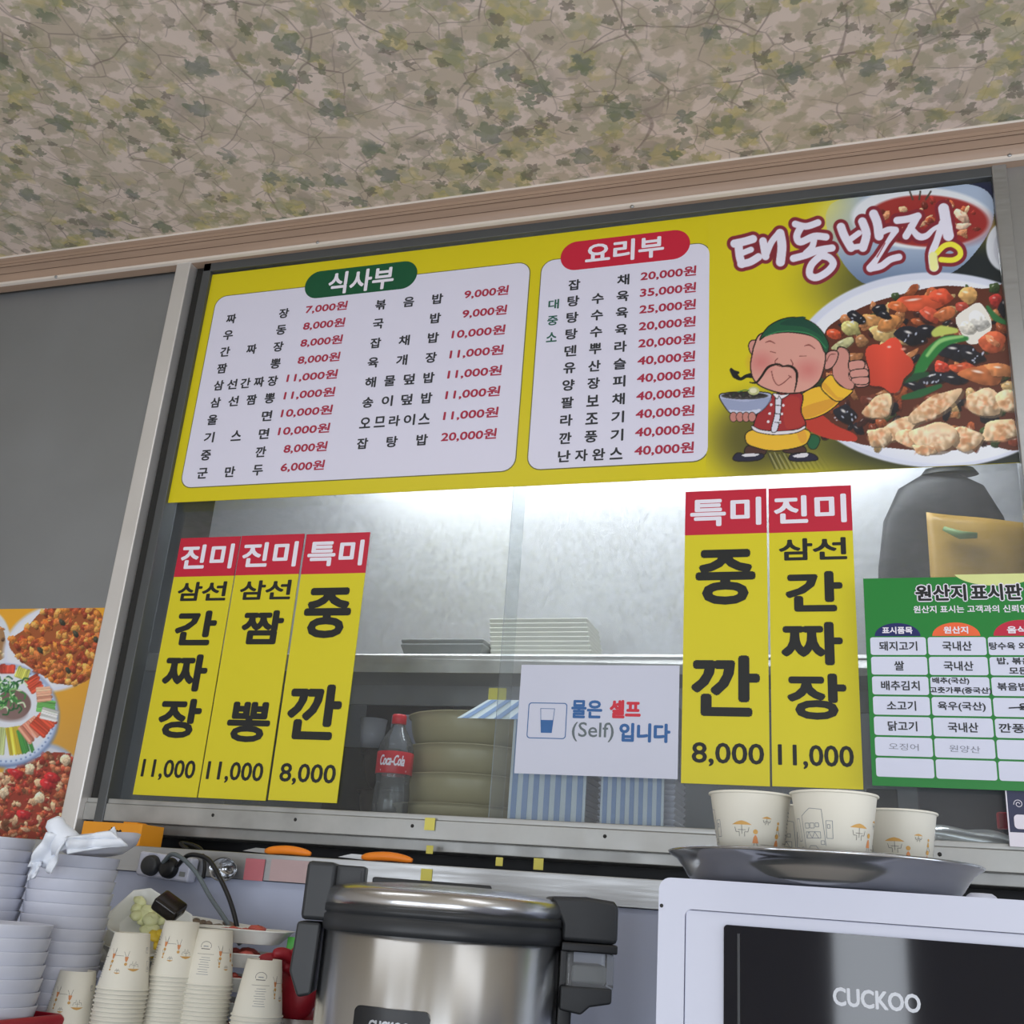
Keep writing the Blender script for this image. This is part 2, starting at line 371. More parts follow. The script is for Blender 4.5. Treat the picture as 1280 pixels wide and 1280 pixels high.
        c = np.ones((len(s.V), 4), np.float32); wt = np.clip(np.abs(s.C - s.base).max(1) / 60, 0, 1)[:, None] * .14; CC = s.C * (1 - wt) + (s.C @ np.array([.3, .59, .11]))[:, None] * wt; c[:, :3] = np.clip(lin(np.clip(CC, 0, 255)) * k * gain, 0, .93)
        at_.data.foreach_set('color', c.ravel()); me.materials.append(m)
        o = bpy.data.objects.new(name, me); COL.objects.link(o); o.parent = parent; return o
PM = print_mat('picture print', .4)

ONES = 'zeroth first second third fourth fifth sixth seventh eighth ninth tenth eleventh twelfth thirteenth fourteenth fifteenth sixteenth seventeenth eighteenth nineteenth twentieth'.split()
def ORD(i):
    i += 1
    return ONES[i] if i <= 20 else ('thirtieth' if i == 30 else ('twenty-' if i < 30 else 'thirty-') + ONES[i % 10])
# ================================================================= SETTING
YG = 1.90                                   # plane of the glazed hatch
CEIL = ZC + 1.478
# ---- ceiling with leaf wallpaper
def wallpaper():
    m = bpy.data.materials.new('leaf wallpaper'); m.use_nodes = True; nt = m.node_tree; N = nt.nodes; L = nt.links
    b = N['Principled BSDF']; b.inputs['Roughness'].default_value = .75
    tc = N.new('ShaderNodeTexCoord')
    def math_(op, a, c=None, v=None):
        n = N.new('ShaderNodeMath'); n.operation = op
        for k, q in enumerate((a, c)):
            if q is None: continue
            if isinstance(q, (int, float)): n.inputs[k].default_value = q
            else: L.new(q, n.inputs[k])
        return n.outputs[0]
    def vmath(op, a, c):
        n = N.new('ShaderNodeVectorMath'); n.operation = op
        for k, q in enumerate((a, c)):
            if isinstance(q, (tuple, list)): n.inputs[k].default_value = q
            else: L.new(q, n.inputs[k])
        return n.outputs[0]
    def noise(vec, sc, det=3, col=False):
        n = N.new('ShaderNodeTexNoise'); n.inputs['Scale'].default_value = sc; n.inputs['Detail'].default_value = det; L.new(vec, n.inputs['Vector']); return n.outputs[1 if col else 0]
    def sstep(x, a, c):
        n = N.new('ShaderNodeMapRange'); n.interpolation_type = 'SMOOTHSTEP'; L.new(x, n.inputs[0]); n.inputs[1].default_value = a; n.inputs[2].default_value = c; return n.outputs[0]
    def mixc(f, a, c):
        n = N.new('ShaderNodeMixRGB'); L.new(f, n.inputs[0])
        for k, q in ((1, a), (2, c)):
            if isinstance(q, tuple): n.inputs[k].default_value = q
            else: L.new(q, n.inputs[k])
        return n.outputs[0]
    base = tc.outputs['Object']
    wob = vmath('ADD', vmath('MULTIPLY', vmath('SUBTRACT', noise(base, 26, 3, True), (.5, .5, .5)), (.032, .032, 0)), vmath('MULTIPLY', vmath('SUBTRACT', noise(base, 95, 3, True), (.5, .5, .5)), (.016, .016, 0)))
    big = vmath('MULTIPLY', vmath('SUBTRACT', noise(base, 5, 2, True), (.5, .5, .5)), (.12, .12, 0))
    P = vmath('ADD', base, wob)
    clus = noise(base, 3.6, 4)
    ground = mixc(noise(base, 9, 3), RGB(176, 163, 154, 1.75), RGB(190, 177, 168, 1.75))
    col = ground
    # soft mottled clumps behind the leaves
    col = mixc(math_('MULTIPLY', sstep(noise(vmath('ADD', base, (7, 3, 0)), 17, 8), .46, .54), .62), col, RGB(154, 144, 124, 1.6))
    col = mixc(math_('MULTIPLY', sstep(noise(vmath('ADD', base, (2, 9, 0)), 26, 8), .52, .58), .50), col, RGB(146, 144, 118, 1.5))
    # twigs
    for sc, wd, off, str_ in ((5.5, .010, (0, 0, 0), .6), (9, .012, (3, 1, 0), .5), (16, .016, (5, 2, 0), .4)):
        v = N.new('ShaderNodeTexVoronoi'); v.voronoi_dimensions = '2D'; v.feature = 'DISTANCE_TO_EDGE'; v.inputs['Scale'].default_value = sc
        L.new(vmath('ADD', vmath('ADD', base, big), off), v.inputs['Vector'])
        line = math_('SUBTRACT', 1.0, sstep(v.outputs['Distance'], wd * .5, wd * 1.8))
        col = mixc(math_('MULTIPLY', math_('MULTIPLY', line, sstep(noise(base, sc * 1.3, 2), .42, .55)), str_), col, RGB(128, 112, 108, 1.1))
    # five-lobed leaves
    for sc, R, pres, seed, A, B, str_ in ((9, .50, .52, 1, RGB(156, 144, 134, 1.35), RGB(136, 134, 118, 1.35), .55),
                                   (8, .44, .48, 6, RGB(164, 156, 106, 1.6), RGB(140, 142, 112, 1.55), .62),
                                   (13, .46, .55, 2, RGB(172, 162, 100, 1.6), RGB(134, 138, 104, 1.5), .56),
                                   (18, .50, .50, 3, RGB(148, 144, 102, 1.35), RGB(118, 126, 108, 1.25), .60),
                                   (10, .38, .30, 4, RGB(112, 126, 100, 1.2), RGB(118, 126, 120, 1.2), .72),
                                   (22, .44, .34, 5, RGB(112, 118, 96, 1.2), RGB(122, 114, 104, 1.2), .70)):
        v = N.new('ShaderNodeTexVoronoi'); v.voronoi_dimensions = '2D'; v.inputs['Scale'].default_value = sc; v.inputs['Randomness'].default_value = .9
        Q = vmath('ADD', P, (seed * 1.37, seed * .73, 0)); L.new(Q, v.inputs['Vector'])
        loc = vmath('MULTIPLY', vmath('SUBTRACT', Q, v.outputs['Position']), (1, 1, 0)); sp = N.new('ShaderNodeSeparateXYZ'); L.new(loc, sp.inputs[0])
        cs = N.new('ShaderNodeSeparateColor'); L.new(v.outputs['Color'], cs.inputs[0])
        th = math_('ADD', math_('ARCTAN2', sp.outputs[1], sp.outputs[0]), math_('MULTIPLY', cs.outputs[0], 6.28))
        lob = math_('ADD', math_('MULTIPLY', math_('ABSOLUTE', math_('COSINE', math_('MULTIPLY', th, 2.5), None)), .42), .52)
        lob = math_('MULTIPLY', lob, math_('ADD', .85, math_('MULTIPLY', math_('COSINE', th, None), .28)))
        rad = math_('MULTIPLY', math_('MULTIPLY', lob, R / sc), math_('ADD', .7, math_('MULTIPLY', cs.outputs[1], .45)))
        d = math_('DIVIDE', math_('SUBTRACT', rad, v.outputs['Distance'] if False else vlen(N, L, loc)), R / sc)
        f = sstep(d, 0.0, .10)
        on = math_('LESS_THAN', cs.outputs[2], pres)
        cl = sstep(clus, .32, .46)
        f = math_('MULTIPLY', math_('MULTIPLY', math_('MULTIPLY', f, on), cl if seed not in (4,) else sstep(clus, .30, .4)), str_)
        lc = mixc(sstep(noise(vmath('ADD', base, (seed, 0, 0)), 24, 2), .4, .6), A, B)
        col = mixc(f, col, lc)
    L.new(col, b.inputs['Base Color'])
    return m
def vlen(N, L, vec):
    n = N.new('ShaderNodeVectorMath'); n.operation = 'LENGTH'; L.new(vec, n.inputs[0]); return n.outputs['Value']
mb = MB().box(-3.3, 2.8, -2.7, 1.93, CEIL, CEIL + .05)
struct(mb.build('ceiling', wallpaper()), 'ceiling papered with olive and grey-green ivy leaves and twigs on a pale taupe ground')
# ---- crown moulding
prof = [(1.836, CEIL), (1.834, CEIL - .003), (1.836, CEIL - .006), (1.845, CEIL - .010), (1.845, CEIL - .022), (1.850, CEIL - .026), (1.860, CEIL - .030), (1.872, CEIL - .044), (1.875, CEIL - .052), (1.868, CEIL - .055), (1.868, CEIL - .061), (1.875, CEIL - .064), (1.90, CEIL - .064), (1.90, CEIL)]
mb = MB(); n = len(prof)
vs = [(x, y, z) for x in (-3.3, 2.8) for y, z in prof]
for i in range(n):
    j = (i + 1) % n; mb.add([vs[i], vs[j], vs[n + j], vs[n + i]], [(0, 1, 2, 3)], 1 if i in (0, 1, 8, 9, 10) else 0)  # highlight on top rim and bottom bead painted as pale faces
for zz, yy in ((.018, 1.8443), (.0245, 1.8475), (.034, 1.8625)):
    mb.box(-3.3, 2.8, yy, yy + .002, CEIL - zz - .0008, CEIL - zz, 2)
tr = struct(mb.build('trim_1', [M['wood'], M['edgehighlight'], mat('moulding groove', RGB(110, 88, 72), .6)]), 'wood-grain crown moulding between papered ceiling and hatch wall')
shade(tr, 50)
for px, py in ((70, 346), (397, 303), (790, 258), (1262, 194)):
    p = at(px, py, 1.868); s = MB().lathe([(0.0001, .002), (.003, .0018), (.0042, 0), (.0042, -.001)], 12, T=Matrix.Translation((p.x, 1.868, p.z)) @ Matrix.Rotation(math.radians(90), 4, 'X')).build('screw', M['steel'], tr, True)
# ---- wall above and beside the hatch
W = empty('wall_front'); struct(W, 'front wall around the kitchen hatch')
XP0, XP1 = at(225, 340, 1.89).x, at(250, 338, 1.89).x
XP1 = XP0 + .040
MB().box(-3.3, 2.8, 1.92, 1.97, ZC + 1.42, CEIL).build('lintel', M['darkframe'], W)
MB().box(-3.3, XP0 + .01, 1.915, 1.95, .0, ZC + 1.43).build('steel_panel', M['leftsteel'], W)
XS0 = .294; XS1 = .317
MB().box(XS1 + .004, 2.8, 1.895, 1.95, .0, ZC + 1.43).build('steel_panel', M['steel'], W)
MB().box(-3.3, 2.8, 1.86, 1.95, 0, ZC + .012).build('wall_board', M['lowerwall'], W)
pst = MB().box(XP0, XP1, 1.872, 1.915, ZC + .057, ZC + 1.425).build('post', M['poststeel'], W, bevel=.003)
MB().box(XP1 + .002, XP1 + .03, 1.90, 1.95, ZC, ZC + 1.425).build('seal', M['darkgap'], W)
# ---- window: frame, rails, panes
win = empty('window_1'); struct(win, 'long glazed kitchen hatch in a steel frame')
FX0 = XP1 + .03; 
MB().box(FX0, FX0 + .022, 1.885, 1.93, ZC + .10, ZC + 1.425).build('frame_stile', M['darkframe'], win, bevel=.002)
MB().box(XS0, XS1 + .004, 1.882, 1.93, ZC + .10, ZC + 1.425).build('frame_stile', M['steel'], win, bevel=.002)
MB().box(FX0, XS1, 1.885, 1.93, ZC + 1.392, ZC + 1.43).build('frame_head', M['darkframe'], win, bevel=.002)
MB().box(FX0 - .03, .75, 1.888, 1.94, ZC + .104, ZC + .138).box(FX0 - .03, .75, 1.892, 1.905, ZC + .138, ZC + .148).build('bottom_rail', M['dirtysteel'], win, bevel=.0015)
MB().box(FX0 + .02, -.62, 1.922, 1.926, ZC + .14, ZC + 1.40).build('glass_pane', M['glass'], win)
xg = at(620, 900, 1.912).x
MB().box(xg, XS0 + .002, 1.910, 1.914, ZC + .14, ZC + 1.40).build('glass_pane', M['glasshaze'], win)
for x in (-1.2, -1.02, -.78, -.42, -.1, .12):
    MB().ball((x, 1.888, ZC + .126), .0035, sy=.5, seg=8).build('screw', M['darkgap'], win, True)
# ---- steel ledge under the hatch
mb = MB().box(-1.75, .9, 1.75, 1.90, ZC + .050, ZC + .056).box(-1.75, .9, 1.75, 1.756, ZC + .012, ZC + .052)
lg = mb.build('serving_ledge', M['steel'], bevel=.001); tag(lg, 'stainless steel serving ledge running under the kitchen hatch', 'ledge')
mb = MB().box(-1.75, .9, 1.757, 1.86, ZC - .9, ZC + .011).build('wall_board', M['lowerwall'], W)
# ---- dining room behind the photographer
FL = 0.0
struct(MB().box(-3.3, 2.8, -2.7, 3.9, -.05, FL).build('floor', M['roomfloor']), 'dining room floor')
struct(MB().box(-3.35, -3.3, -2.7, 1.97, 0, CEIL).build('wall_left', M['roomwall']), 'left dining room wall')
wr = empty('wall_right'); struct(wr, 'right dining room wall with a side window')
MB().box(2.8, 2.85, -2.7, -.65, 0, CEIL).build('wall_board', M['roomwall'], wr)
MB().box(2.8, 2.85, 1.05, 1.97, 0, CEIL).build('wall_board', M['roomwall'], wr)
MB().box(2.8, 2.85, -.65, 1.05, 0, .8).box(2.8, 2.85, -.65, 1.05, 2.2, CEIL).build('wall_board', M['roomwall'], wr)
wb = empty('wall_back'); struct(wb, 'shop front wall behind the tables')
xs_ = [-3.3]; 
for wx, ww in ((-2.25, .55), (-1.62, .30), (-.95, .50), (.02, .26), (.95, .50), (1.75, .90)): xs_ += [wx - ww / 2, wx + ww / 2]
xs_.append(2.8)
mb = MB().box(-3.3, 2.8, -2.75, -2.7, 0, .17).box(-3.3, 2.8, -2.75, -2.7, 1.57, CEIL)
for k in range(0, len(xs_), 2): mb.box(xs_[k], xs_[k + 1], -2.75, -2.7, .17, 1.57)
mb.build('wall_board', M['roomwall'], wb)
for x in (-1.3, .75):
    l = MB().box(x - .6, x + .6, .40, .70, CEIL - .03, CEIL - .001).build('ceiling_lamp', M['lampface']); tag(l, 'lit rectangular ceiling lamp %s the dining room behind the photographer' % ('in the left half of' if x < 0 else 'in the right half of'), 'lamp', 'ceiling lamps')
# ---- kitchen behind the hatch
kt = empty('wall_kitchen'); struct(kt, 'kitchen walls behind the hatch')
MB().box(-2.3, 1.4, 3.6, 3.65, 0, 2.6).build('back_wall', M['kitchenwall'], kt)
MB().box(-2.3, -2.25, 1.97, 3.6, 0, 2.6).build('side_wall', M['kitchenwall'], kt)
MB().box(1.35, 1.4, 1.97, 3.6, 0, 2.6).build('side_wall', M['kitchenwall'], kt)
MB().box(-2.3, 1.4, 1.97, 3.65, 2.6, 2.65).build('kitchen_ceiling', M['kitchenwall'], kt)
# shelf unit
sh = empty('wall_shelf', (0, 2.2, ZC + .48)); tag(sh, 'stainless steel wall shelf with upright back sheet behind the hatch glass', 'shelf')
MB().box(-1.75, .95, 0, .012, -.002, .041).box(-1.75, .95, 0, .30, .030, .041).build('shelf_board', M['dirtysteel'], sh, bevel=.001)
MB().box(-1.75, .95, .30, .31, -.02, 1.05).build('back_sheet', M['panelsteel'], sh)
cz_ = MB().box(-1.75, .95, 1.93, 2.75, ZC + .085, ZC + .135).build('kitchen_counter', M['dirtysteel'], bevel=.002)
tag(cz_, 'stainless kitchen counter just behind the hatch rail', 'counter')
# ================================================================= MENU BANNER
YB = 1.895
BX0, BX1 = -1.4695, .2935; BZ0, BZ1 = ZC + .7925, ZC + 1.3875
ban = empty('menu_banner', (0, 0, 0)); tag(ban, 'wide yellow menu banner with two white price panels and a food picture, above the hatch', 'menu sign')
MB().box(BX0, BX1, YB, YB + .002, BZ0, BZ1).build('sheet', M['yellow'], ban)
def panel(px_l, px_r, ztop, zbot, xl, xr):
    o = MB().prism_xz(rrect(xl - .0022, xr + .0022, zbot - .0022, ztop + .0022, .030), YB - .0004, YB + .0005).build('panel_outline', M['outline'], ban)
    return MB().prism_xz(rrect(xl, xr, zbot, ztop, .028), YB - .0008, YB + .0005).build('white_panel', M['panelwhite'], ban)
def X(px, py, Y=YB): return at(px, py, Y).x
def Zz(px, py, Y=YB): return at(px, py, Y).z
p1 = (X(270, 400), X(652.5, 450)); p1z = (Zz(480, 349), Zz(440, 600))
p1z = ((Zz(285, 369) + Zz(645, 331)) / 2, (Zz(234, 608) + Zz(636, 590)) / 2)
x0 = (X(266, 400) + X(229, 590)) / 2; x1 = (X(659.5, 360) + X(645.5, 570)) / 2
panel(0, 0, p1z[0], p1z[1], x0, x1)
x2 = (X(677, 345) + X(660, 570)) / 2; x3 = (X(887.5, 330) + X(884, 560)) / 2
p2z = ((Zz(690, 326) + Zz(875, 304)) / 2, (Zz(672, 587) + Zz(872, 576)) / 2)
panel(0, 0, p2z[0], p2z[1], x2, x3)
def pill(xa, xb, zc, h, m):
    return MB().prism_xz(rrect(xa, xb, zc - h / 2, zc + h / 2, h / 2 - .0005, 12), YB - .0013, YB).build('heading_pill', m, ban)
g = pill(X(382.5, 352), X(521, 347), Zz(452, 350), .073, M['greenhead'])
r = pill(X(701.5, 315), X(862.5, 311), Zz(782, 313), .072, M['redhead'])
mb = MB(); word_px(mb, '식사부', 412, 491, 350.5, 26, YB - .0018, .0016, shear=.0)
mb.build('heading_lettering', M['whiteink'], g, fixn=False)
mb = MB(); word_px(mb, '요리부', 733, 829, 312.5, 25, YB - .0018, .0016)
mb.build('heading_lettering', M['whiteink'], r, fixn=False)
def rows(names, prices, nl, nr, pl, pr, za, zb, mbN, mbP, sz, psz, full):
    n = len(names)
    for i, (nm, pc) in enumerate(zip(names, prices)):
        t = i / (n - 1); z = za + (zb - za) * t
        L = len(nm)
        for k, ch in enumerate(nm):
            cx = nl + (nr - nl) * (k / (L - 1))
            word(mbN, ch, cx, z, sz * 1.06, sz * 1.06, YB - .0012, .0009, n=6)
        wid = (pr - pl) * (1.0 if len(pc) >= full else .83)
        word(mbP, pc, pr - wid / 2, z + .0035, wid, psz, YB - .0012, .0008, n=6, shear=.04)
mN, mP = MB(), MB()
n1 = ['짜장', '우동', '간짜장', '짬뽕', '삼선간짜장', '삼선짬뽕', '울면', '기스면', '중깐', '군만두']
c1 = ['7,000원', '8,000원', '8,000원', '8,000원', '11,000원', '11,000원', '10,000원', '10,000원', '8,000원', '6,000원']
rows(n1, c1, (X(289.6, 400) + X(253, 592)) / 2, (X(354.5, 394) + X(323, 588)) / 2, (X(374, 388) + X(340, 583)) / 2, (X(434, 386) + X(405, 582)) / 2, Zz(354.5, 392), Zz(322, 588), mN, mP, .0230, .0235, 7)
n2 = ['볶음밥', '국밥', '잡채밥', '육개장', '해물덮밥', '송이덮밥', '오므라이스', '잡탕밥']
c2 = ['9,000원', '9,000원', '10,000원', '11,000원', '11,000원', '11,000원', '11,000원', '20,000원']
rows(n2, c2, (X(476.4, 381) + X(453, 555)) / 2, (X(546.9, 374) + X(528, 550)) / 2, (X(570, 370) + X(552, 548)) / 2, (X(636, 365) + X(619.5, 545)) / 2, Zz(546, 374), Zz(528, 550), mN, mP, .0230, .0240, 7)
n3 = ['잡채', '탕수육', '탕수육', '탕수육', '덴뿌라', '유산슬', '양장피', '팔보채', '라조기', '깐풍기', '난자완스']
c3 = ['20,000원', '35,000원', '25,000원', '20,000원', '20,000원'] + ['40,000원'] * 6
rows(n3, c3, (X(718, 356) + X(705.6, 570)) / 2, (X(779, 350) + X(770.6, 567)) / 2, (X(801.6, 346) + X(793, 565)) / 2, (X(870, 341) + X(867, 562)) / 2, Zz(779, 350), Zz(770.6, 567), mN, mP, .0230, .0240, 7)
mN.build('menu_lettering', M['darkink'], ban, fixn=False); mP.build('price_lettering', M['redink'], ban, fixn=False)
mb = MB(); zr = lambda i: Zz(779, 350) + (Zz(770.6, 567) - Zz(779, 350)) * i / 10
for i, ch in ((1, '대'), (2, '중'), (3, '소')): word(mb, ch, X(691, 400), zr(i) - .003, .022, .022, YB - .0012, .0007, n=6)
mb.build('size_lettering', M['greenink'], ban, fixn=False)

# ---- picture end of the banner: bowl of soup, big plate, cartoon cook, brush lettering
def food_picture():
    s = Print(X(884, 450), BX1, BZ0, BZ1, YB - .0006, .00125, (186, 172, 20), (880, 200), 3.0475)
    P = s.P
    # dark table top fading out of the yellow
    def fade(cx, cy, rx, ry, col, a): 
        r = np.hypot((s.P[:, 0] - cx) / rx, (s.P[:, 1] - cy) / ry); f = np.clip(1.35 - r, 0, 1); s.mix(np.arange(len(s.P)), a * f * f * (3 - 2 * f), col)
    fade(1010, 470, 560, 240, (22, 30, 34), 1.0); fade(1000, 1080, 700, 160, (25, 32, 32), 1.0)
    fade(200, 1060, 190, 170, (60, 58, 25), .8); fade(1060, 140, 160, 110, (25, 32, 62), 1.0)
    fade(560, 230, 150, 130, (196, 190, 90), .8)
    # small bowl of red soup
    s.poly([(470, 190), (520, 150), (700, 105), (900, 88), (1040, 100), (1100, 150), (1098, 240), (1050, 330), (960, 420), (820, 470), (640, 478), (560, 430), (500, 340), (468, 260)], (142, 158, 182))
    idx = s.sel(460, 80, 1110, 500); y = s.P[idx, 1]; x = s.P[idx, 0]
    q = smooth_poly([(470, 190), (520, 150), (700, 105), (900, 88), (1040, 100), (1100, 150), (1098, 240), (1050, 330), (960, 420), (820, 470), (640, 478), (560, 430), (500, 340), (468, 260)])
    m = s.inside(idx, q); j = idx[m]
    s.mix(j, np.clip((s.P[j, 1] - 330) / 160, 0, 1) * .75, (60, 82, 118)); s.mix(j, np.clip((620 - s.P[j, 0]) / 150, 0, 1) * .8 * np.clip((380 - s.P[j, 1]) / 200, 0, 1), (196, 190, 80))
    s.ell(830, 222, 268, 118, (196, 200, 205), .03); s.ell(850, 232, 232, 98, (150, 38, 34), .03); s.ell(900, 240, 175, 80, (140, 30, 30), .05, .8, .3)
    r = np.random.RandomState(5)
    for k in range(46):
        a = r.uniform(0, 6.28); q_ = r.uniform(0, 1) ** .5; cx = 850 + 205 * q_ * math.cos(a); cy = 232 + 82 * q_ * math.sin(a)
        s.chunk(cx, cy, r.uniform(8, 26), r.uniform(6, 14), [(190, 90, 50), (205, 130, 85), (165, 45, 35), (215, 165, 120), (120, 40, 30)][r.randint(5)], r.uniform(0, 3), 50 + k, .3)
    s.chunk(985, 215, 34, 22, (215, 170, 140), .7, 3); s.chunk(985, 250, 30, 12, (225, 190, 160), -.2, 4)
    for dx in (-35, -10, 15): s.stroke([(830 + dx, 150), (840 + dx * 1.6, 120)], 5, (70, 60, 50))
    s.ell(1150, 330, 75, 95, (185, 188, 196)); s.ell(1165, 335, 62, 84, (170, 172, 182))
    # big plate
    s.ell(885, 800, 556, 372, (186, 190, 206), .02, 1, .008); s.ell(890, 806, 535, 352, (202, 204, 220), .02, 1, .01)
    idx = s.sel(300, 440, 1300, 1200); rr = np.hypot((s.P[idx, 0] - 890) / 535, (s.P[idx, 1] - 806) / 352)
    j = idx[rr < 1]; s.mix(j, np.clip((s.P[j, 0] * -.35 + s.P[j, 1] - 830) / 300, 0, 1) * .55, (120, 132, 165))
    s.mix(j, np.clip((560 - s.P[j, 0]) / 200, 0, 1) * np.clip((640 - s.P[j, 1]) / 120, 0, 1) * .5, (195, 195, 140))
    s.poly([(455, 690), (470, 640), (540, 590), (640, 545), (720, 520), (900, 480), (1060, 490), (1230, 510), (1240, 1060), (1060, 1085), (900, 1110), (640, 1090), (560, 1072), (430, 1040), (385, 990), (420, 800)], (96, 42, 26))
    j = s.poly([(455, 690), (470, 640), (540, 590), (640, 545), (720, 520), (900, 480), (1060, 490), (1230, 510), (1240, 1060), (1060, 1085), (900, 1110), (640, 1090), (560, 1072), (430, 1040), (385, 990), (420, 800)], (60, 28, 20), a=.3)
    for k in range(150):                      # glossy sauce and small pieces underneath
        i = j[r.randint(len(j))]; c = [(150, 70, 35), (60, 30, 26), (28, 26, 34), (170, 105, 60), (120, 50, 30), (185, 150, 95), (50, 70, 35)][r.randint(7)]
        s.chunk(s.P[i, 0], s.P[i, 1], r.uniform(16, 42), r.uniform(10, 24), c, r.uniform(0, 3.1), 200 + k, .5)
    Ck = s.chunk
    # carrots
    s.poly([(385, 985), (430, 960), (500, 1010), (575, 1045), (572, 1072), (480, 1062), (400, 1030)], (176, 44, 30))
    Ck(495, 662, 36, 22, (200, 70, 35), .1, 9)
    # white onion / cabbage
    Ck(560, 640, 42, 30, (175, 165, 95), .6, 10); Ck(640, 610, 44, 26, (190, 130, 70), .4, 11); Ck(680, 665, 52, 30, (196, 160, 95), .2, 12)
    Ck(705, 620, 46, 28, (190, 120, 60), -.3, 13); Ck(530, 700, 46, 18, (175, 172, 120), -.5, 14); Ck(600, 690, 26, 30, (150, 100, 60), 0, 15)
    # shrimp and tomato pieces on top
    Ck(820, 545, 120, 36, (205, 75, 42), -.12, 16, .7); Ck(740, 560, 40, 22, (200, 95, 45), .2, 17); Ck(905, 520, 46, 28, (210, 70, 40), .1, 18)
    Ck(860, 590, 50, 26, (190, 70, 45), .5, 19); Ck(915, 585, 44, 24, (185, 95, 50), -.4, 20); Ck(1005, 515, 46, 34, (210, 155, 85), .2, 21, .6)
    Ck(985, 560, 34, 20, (170, 60, 45), .3, 22); Ck(1110, 535, 26, 30, (165, 40, 35), 0, 23)
    # pale squid
    s.poly([(960, 600), (1010, 560), (1050, 545), (1085, 590), (1095, 640), (1060, 690), (1010, 700), (975, 650)], (205, 200, 190)); Ck(1045, 610, 40, 34, (214, 210, 202), .3, 24, .2); Ck(1000, 640, 34, 26, (205, 198, 184), .2, 25, .2)
    Ck(1100, 690, 52, 44, (190, 80, 45), .3, 26, .8); Ck(1100, 690, 34, 12, (210, 120, 75), .6, 27, .8)
    # black fungus
    for a in ((580, 598, 36, 22, .5), (668, 568, 32, 22, -.3), (690, 590, 26, 16, .4), (790, 670, 62, 40, .3), (850, 650, 40, 26, 0), (960, 730, 66, 38, .1), (1020, 745, 52, 30, .3), (880, 830, 70, 28, -.2), (950, 835, 50, 24, .1), (540, 970, 46, 40, .6), (800, 860, 50, 20, .3), (1150, 560, 30, 50, .3)):
        Ck(*a[:4], (26, 27, 36), a[4], int(a[0] + a[1]), .75)
    for k in range(34):
        c_ = [(790, 670), (960, 735), (540, 975), (880, 835), (1030, 745), (590, 600)][r.randint(6)]
        s.ell(c_[0] + r.uniform(-45, 45), c_[1] + r.uniform(-26, 26), r.uniform(2, 7), r.uniform(2, 4), (190, 195, 215), r.uniform(0, 3), .8, .4)
    # green pepper
    s.stroke([(1000, 680), (920, 690), (860, 740), (820, 800), (790, 830)], [10, 34, 44, 36, 16], (30, 110, 45), 6, smooth=True); s.stroke([(985, 672), (900, 690), (850, 745)], [4, 10, 6], (120, 175, 95), 6, smooth=True)
    s.stroke([(960, 650), (905, 650), (880, 660)], [12, 34, 22], (165, 175, 75), 6, smooth=True)
    s.stroke([(900, 860), (820, 890), (760, 905)], [10, 26, 12], (28, 85, 45), 5, smooth=True); s.stroke([(1080, 560), (1110, 600), (1150, 620)], [8, 20, 10], (35, 100, 50), 5, smooth=True)
    s.stroke([(745, 850), (790, 830), (850, 815)], [6, 24, 12], (26, 70, 42), 5, smooth=True)
    Ck(905, 785, 34, 22, (205, 60, 40), .1, 31, .6); Ck(985, 790, 50, 18, (200, 75, 40), .05, 32, .5)
    # carrot flower
    fl = [(700 + 88 * (1 + .13 * math.cos(5 * t)) * math.cos(t), 782 + 98 * (1 + .13 * math.cos(5 * t)) * math.sin(t)) for t in np.linspace(0, 6.283, 40)[:-1]]
    s.poly([(x + 6, y + 10) for x, y in fl], (60, 20, 15), False, .6); j = s.poly(fl, (196, 56, 36), False)
    s.C[j] *= (1.06 - .0012 * np.abs(s.P[j, 0] - 700) - .0008 * (s.P[j, 1] - 780))[:, None]
    s.ell(705, 712, 7, 4, (235, 200, 190), 0, .8, .5); s.ell(760, 720, 9, 5, (235, 160, 140), 0, .8, .5)
    # glazed meat, fried pork
    Ck(1060, 820, 90, 40, (170, 90, 45), .2, 33, .7); Ck(1130, 800, 60, 30, (185, 110, 60), .1, 34, .7); Ck(640, 920, 46, 30, (90, 40, 28), .2, 37)
    def pork(cx, cy, rx, ry, rot, seed):
        q = np.random.RandomState(seed); Ck(cx, cy, rx, ry, (206, 168, 126), rot, seed, .0, .7)
        for k in range(int(rx * ry / 70)):
            a = q.uniform(0, 6.28); d = q.uniform(0, .82); u = rx * d * math.cos(a); v = ry * d * math.sin(a)
            s.ell(cx + u * math.cos(rot) - v * math.sin(rot), cy + u * math.sin(rot) + v * math.cos(rot), q.uniform(5, 16), q.uniform(4, 10), [(226, 196, 158), (184, 128, 80), (215, 140, 95), (232, 208, 176), (170, 112, 70)][q.randint(5)], q.uniform(0, 3), .55, .5)
    pork(665, 945, 70, 44, -.5, 41); pork(1060, 920, 80, 52, .15, 42); pork(1160, 920, 50, 46, .1, 43); pork(740, 1025, 90, 40, -.45, 44)
    pork(870, 940, 115, 46, -.55, 45); pork(665, 1055, 44, 42, .2, 46); pork(790, 1060, 60, 36, .1, 47); pork(1130, 1030, 78, 44, -.25, 48)
    pork(1000, 1060, 66, 46, .3, 49); pork(880, 1062, 92, 62, .0, 50); s.ell(870, 1040, 60, 26, (226, 206, 178), 0, .5, .5); pork(840, 1105, 46, 22, .2, 51)
    # ---- brush lettering
    s.use((900, 220), 4.0)
